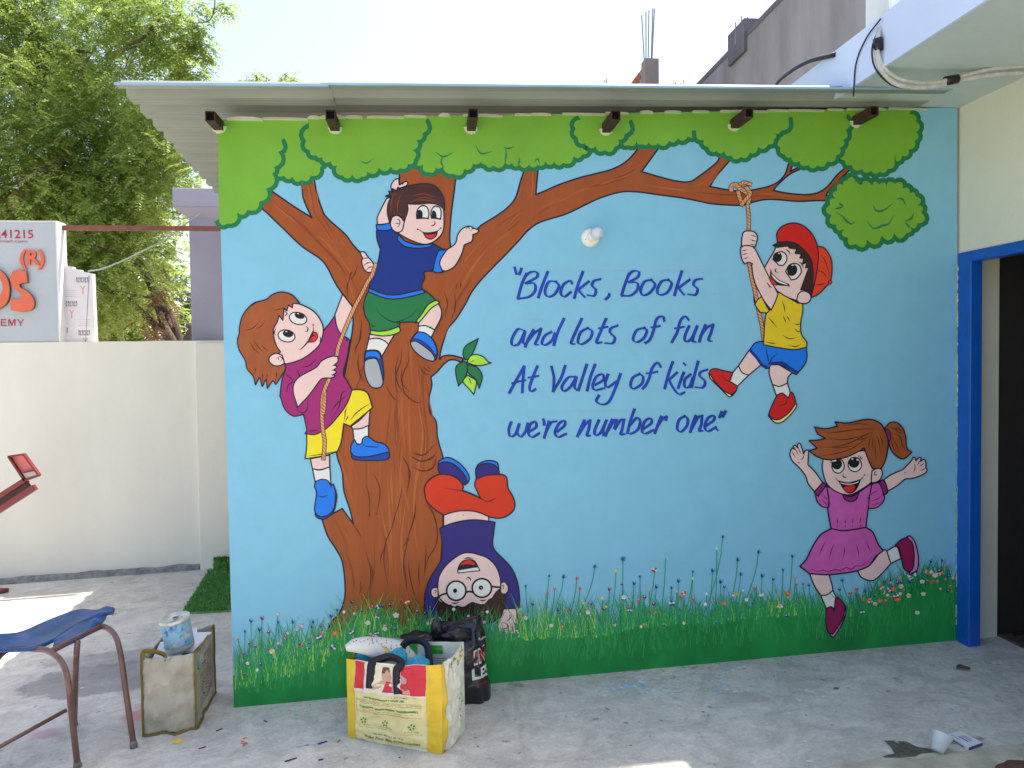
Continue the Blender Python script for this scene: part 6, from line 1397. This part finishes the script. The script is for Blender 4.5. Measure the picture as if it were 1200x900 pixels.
# ================================================================== LITTER AND PAINT ON THE FLOOR
def blob(m_, c, r, mt, sx=1, sy=1, n=9, h=.0006, rot=0, seed=0):
    q = []
    for k in range(n):
        a = 2 * math.pi * k / n; rr = r * (1 + .45 * noise.noise((math.cos(a) * 1.5 + c.x * 31, math.sin(a) * 1.5, c.y * 17)))
        x, y = math.cos(a) * rr * sx, math.sin(a) * rr * sy; cx, cy = x * math.cos(rot) - y * math.sin(rot), x * math.sin(rot) + y * math.cos(rot)
        q.append(gp(c.x + cx, c.y + cy, h))
    m_.poly(q, mt)
m = MB(); rnd = random.Random(19); i = 0
dw = mat('drip_white', (212, 212, 206), rough=.7); dbl = mat('drip_blue', (140, 190, 214), rough=.6); dcr = mat('drip_cream', (206, 200, 180), rough=.7); ddk = mat('drip_dark', (70, 62, 56), rough=.8)
def strew(n_, u0, u1, v0, v1, mts, r0, r1, clus=None):
    global i
    for _ in range(n_):
        if clus: cu_, cv_, su, sv = clus; u, v = rnd.gauss(cu_, su), rnd.gauss(cv_, sv)
        else: u, v = rnd.uniform(u0, u1), rnd.uniform(v0, v1)
        u = min(max(u, 5), 1195)
        if v < 829 - 79 * (u - 274) / 848 + 5 and u > 270: continue
        i += 1; blob(m, G(u, v), rnd.uniform(r0, r1) * (1 if rnd.random() < .85 else 1.8), rnd.choice(mts), rnd.uniform(.8, 2), 1, 7, .0012 + i * 3e-6, rnd.uniform(-.6, .6))
strew(110, 560, 860, 780, 850, (dw, dbl, dcr), .002, .006)
strew(90, 0, 0, 0, 0, (dbl, dbl, dw), .003, .008, (742, 806, 20, 5)); strew(50, 0, 0, 0, 0, (dbl, dw), .003, .007, (840, 798, 10, 6)); strew(90, 0, 0, 0, 0, (dw, dcr), .002, .007, (800, 795, 25, 8)); strew(14, 0, 0, 0, 0, (dbl, dw), .0015, .004, (628, 832, 7, 4))
strew(80, 860, 1180, 760, 860, (dw, dcr, dw), .002, .007); strew(30, 0, 0, 0, 0, (dbl, dw), .0015, .005, (955, 785, 16, 5)); strew(60, 0, 0, 0, 0, (dw, dcr), .002, .006, (1100, 775, 50, 12))
strew(70, 280, 560, 850, 899, (dw, dcr), .0012, .004); strew(60, 10, 270, 720, 890, (dw, dcr), .0015, .005); strew(40, 560, 1000, 830, 895, (dw, dcr), .0015, .006); strew(30, 10, 1190, 730, 895, (ddk,), .001, .003)
strew(18, 0, 0, 0, 0, (dbl, dw), .002, .005, (335, 845, 40, 6))
for _ in range(260):
    u = rnd.uniform(280, 1118); v = 829 - 79 * (u - 274) / 848 + 1.5 + abs(rnd.gauss(0, 5)); i += 1
    blob(m, G(u, v), rnd.uniform(.0012, .004), rnd.choice((dw, dcr, dcr, dbl, ddk)), rnd.uniform(.8, 2), 1, 6, .0012 + i * 3e-6, rnd.uniform(-.6, .6))
tag(m.build('paint_drips'), kind='stuff', label='specks of white, cream and light blue paint on the cement floor', cat='paint drips')
m = MB(); blob(m, G(208, 869), .021, P['fyel'], 1.1, 1, 16, .0018); tag(m.build('paint_spot'), 'round yellow paint spot on the floor beside the beige bag', 'paint spot')
m = MB()
for k in range(9): blob(m, G(287 + rnd.gauss(0, 3), 872 + rnd.gauss(0, 2)), rnd.uniform(.003, .007), P['fred'], 1.5, 1, 8, .0018 + k * 2e-5)
tag(m.build('paint_spot'), 'small splash of red paint on the floor left of the yellow bag', 'paint spot')
def sliver(u, v, l, ang, mt, label, wd=.004):
    c = G(u, v, .004); d = Vector((math.cos(ang), math.sin(ang), 0)) * l / 2; s_ = Vector((-math.sin(ang), math.cos(ang), 0)) * wd / 2; m = MB()
    p = [c - d - s_, c + d - s_ * .4, c + d + s_ * .4, c - d + s_]; m.hexa([q_ - Vector((0, 0, .003)) for q_ in p] + [q_ + Vector((0, 0, .002)) for q_ in p], mt)
    tag(m.build('litter_scrap'), label, 'scrap', 'small coloured scraps on the floor')
sliver(237, 876, .03, .6, P['wine'], 'dark red scrap right of the yellow paint spot'); sliver(257, 855, .03, .7, ddk, 'dark twig scrap near the corner of the mural wall', .003); sliver(311, 845, .02, -.6, P['wine'], 'dark red scrap near the foot of the mural wall')
sliver(378, 870, .04, .5, P['dblue'], 'blue scrap left of the yellow bag', .005); sliver(341, 890, .05, .5, ddk, 'brown twig on the floor near the bottom edge', .004); sliver(397, 868, .02, 1.3, olive, 'olive scrap close to the yellow bag'); sliver(376, 890, .02, .2, ddk, 'tiny dark scrap below the blue scrap')
# curled dry leaf
drylf = mat('dry_leaf_brown', (104, 82, 66), rough=.8, var=.3, vscale=30)
m = MB(); c = G(1129, 784, .004); m.grid(lambda s, t: c + Vector(((s - .5) * .07, (t - .5) * .045 * math.sin(math.pi * (s * .9 + .05)), .012 * abs(t - .5) * 2 + .005 * math.sin(5 * s))), 8, 4, drylf); tag(m.build('dry_leaf'), 'curled brown dry leaf on the floor near the blue doorway', 'leaf')
m = MB(); c = G(980, 807, .003); m.grid(lambda s, t: c + Vector(((s - .5) * .03, (t - .5) * .015 * math.sin(math.pi * (s * .9 + .05)), .006 * abs(t - .5))), 6, 3, drylf); tag(m.build('dry_leaf'), 'tiny dark leaf fragment on the floor below the painted girl', 'leaf')
# wet slurry stain, cup and carton
wet = mat('wet_slurry', (92, 88, 74), rough=.35, var=.3, vscale=22, bump=.8, bscale=50, spec=.5)
q = spline(pts("@S 1036,868! 1046,868 1056,873! 1052,869 1062,869 1075,875 1092,878 1094,883! 1080,885 1060,887 1040,889! 1034,886! 1048,883! 1044,876"), True, 4)
top_ = [G(a, b, .0022) for a, b in q]; m = MB(); m.poly(top_, wet); tag(m.build('slurry_stain'), 'jagged patch of wet dark slurry spilling left of the white cup', 'stain')
cupm = mat('cup_plastic', (206, 212, 216), rough=.3, var=.04, spec=.5)
ax = Vector((.55, .35, .62)).normalized(); cb = G(1098, 884) + Vector((0, 0, .012))
cp = lathe([(0, .002), (.022, 0), (.035, .064), (.037, .066), (.0355, .068), (.033, .064), (.0205, .005), (0, .005)], cb, ax, cupm, 28).build('plastic_cup', None, True)
tag(cp, 'white plastic cup tipped over on the floor at lower right', 'cup')
cart = empty('small_carton', tuple(G(1130, 872))); tag(cart, 'flat white and blue carton lying behind the white plastic cup', 'carton')
wc = mat('carton_white', (214, 214, 218), rough=.5, var=.05); bc_ = mat('carton_blue', (60, 70, 130), rough=.5)
a, b, c, d = G(1110, 865), G(1135, 880), G(1151, 874), G(1125, 860.5); up = Vector((0, 0, .016))
m = MB(); m.hexa([a, b, c, d, a + up, b + up, c + up, d + up], wc); bevel(m.build('box', cart), .002)
m = MB(); e = Vector((0, 0, .0005)); tp4 = [p + up + e for p in (a, b, c, d)]
def onc(s, t): return tp4[0].lerp(tp4[1], s).lerp(tp4[3].lerp(tp4[2], s), t)
for (s0, t0, s1, t1) in ((.3, .35, .75, .43), (.3, .55, .8, .6), (.35, .7, .7, .74), (.1, .12, .55, .16)): m.poly([onc(s0, t0), onc(s1, t0), onc(s1, t1), onc(s0, t1)], bc_)
n2_ = (b - a).cross(Vector((0, 0, 1))).normalized() * .001; n3_ = (c - b).cross(Vector((0, 0, 1))).normalized() * .001
m.poly([b + n3_ + Vector((0, 0, .002)), c + n3_ + Vector((0, 0, .002)), c + up + n3_ - Vector((0, 0, .003)), b + up + n3_ - Vector((0, 0, .003))], bc_)
m.poly([a.lerp(b, .1) + n2_ + Vector((0, 0, .003)), a.lerp(b, .8) + n2_ + Vector((0, 0, .003)), a.lerp(b, .8) + n2_ + Vector((0, 0, .008)), a.lerp(b, .1) + n2_ + Vector((0, 0, .008))], bc_)
m.build('print', cart)
# heap of earth at the lower right corner
em = mat('brown_earth', (96, 72, 58), rough=.95, var=.4, vscale=25, bump=.8)
lumps('earth_heap', None, em, [(G(1205, 905), (.13, .06, .03))], 41, .3)
tag(bpy.data.objects['earth_heap'], 'low brown heap of earth at the bottom right corner of the floor', 'earth')
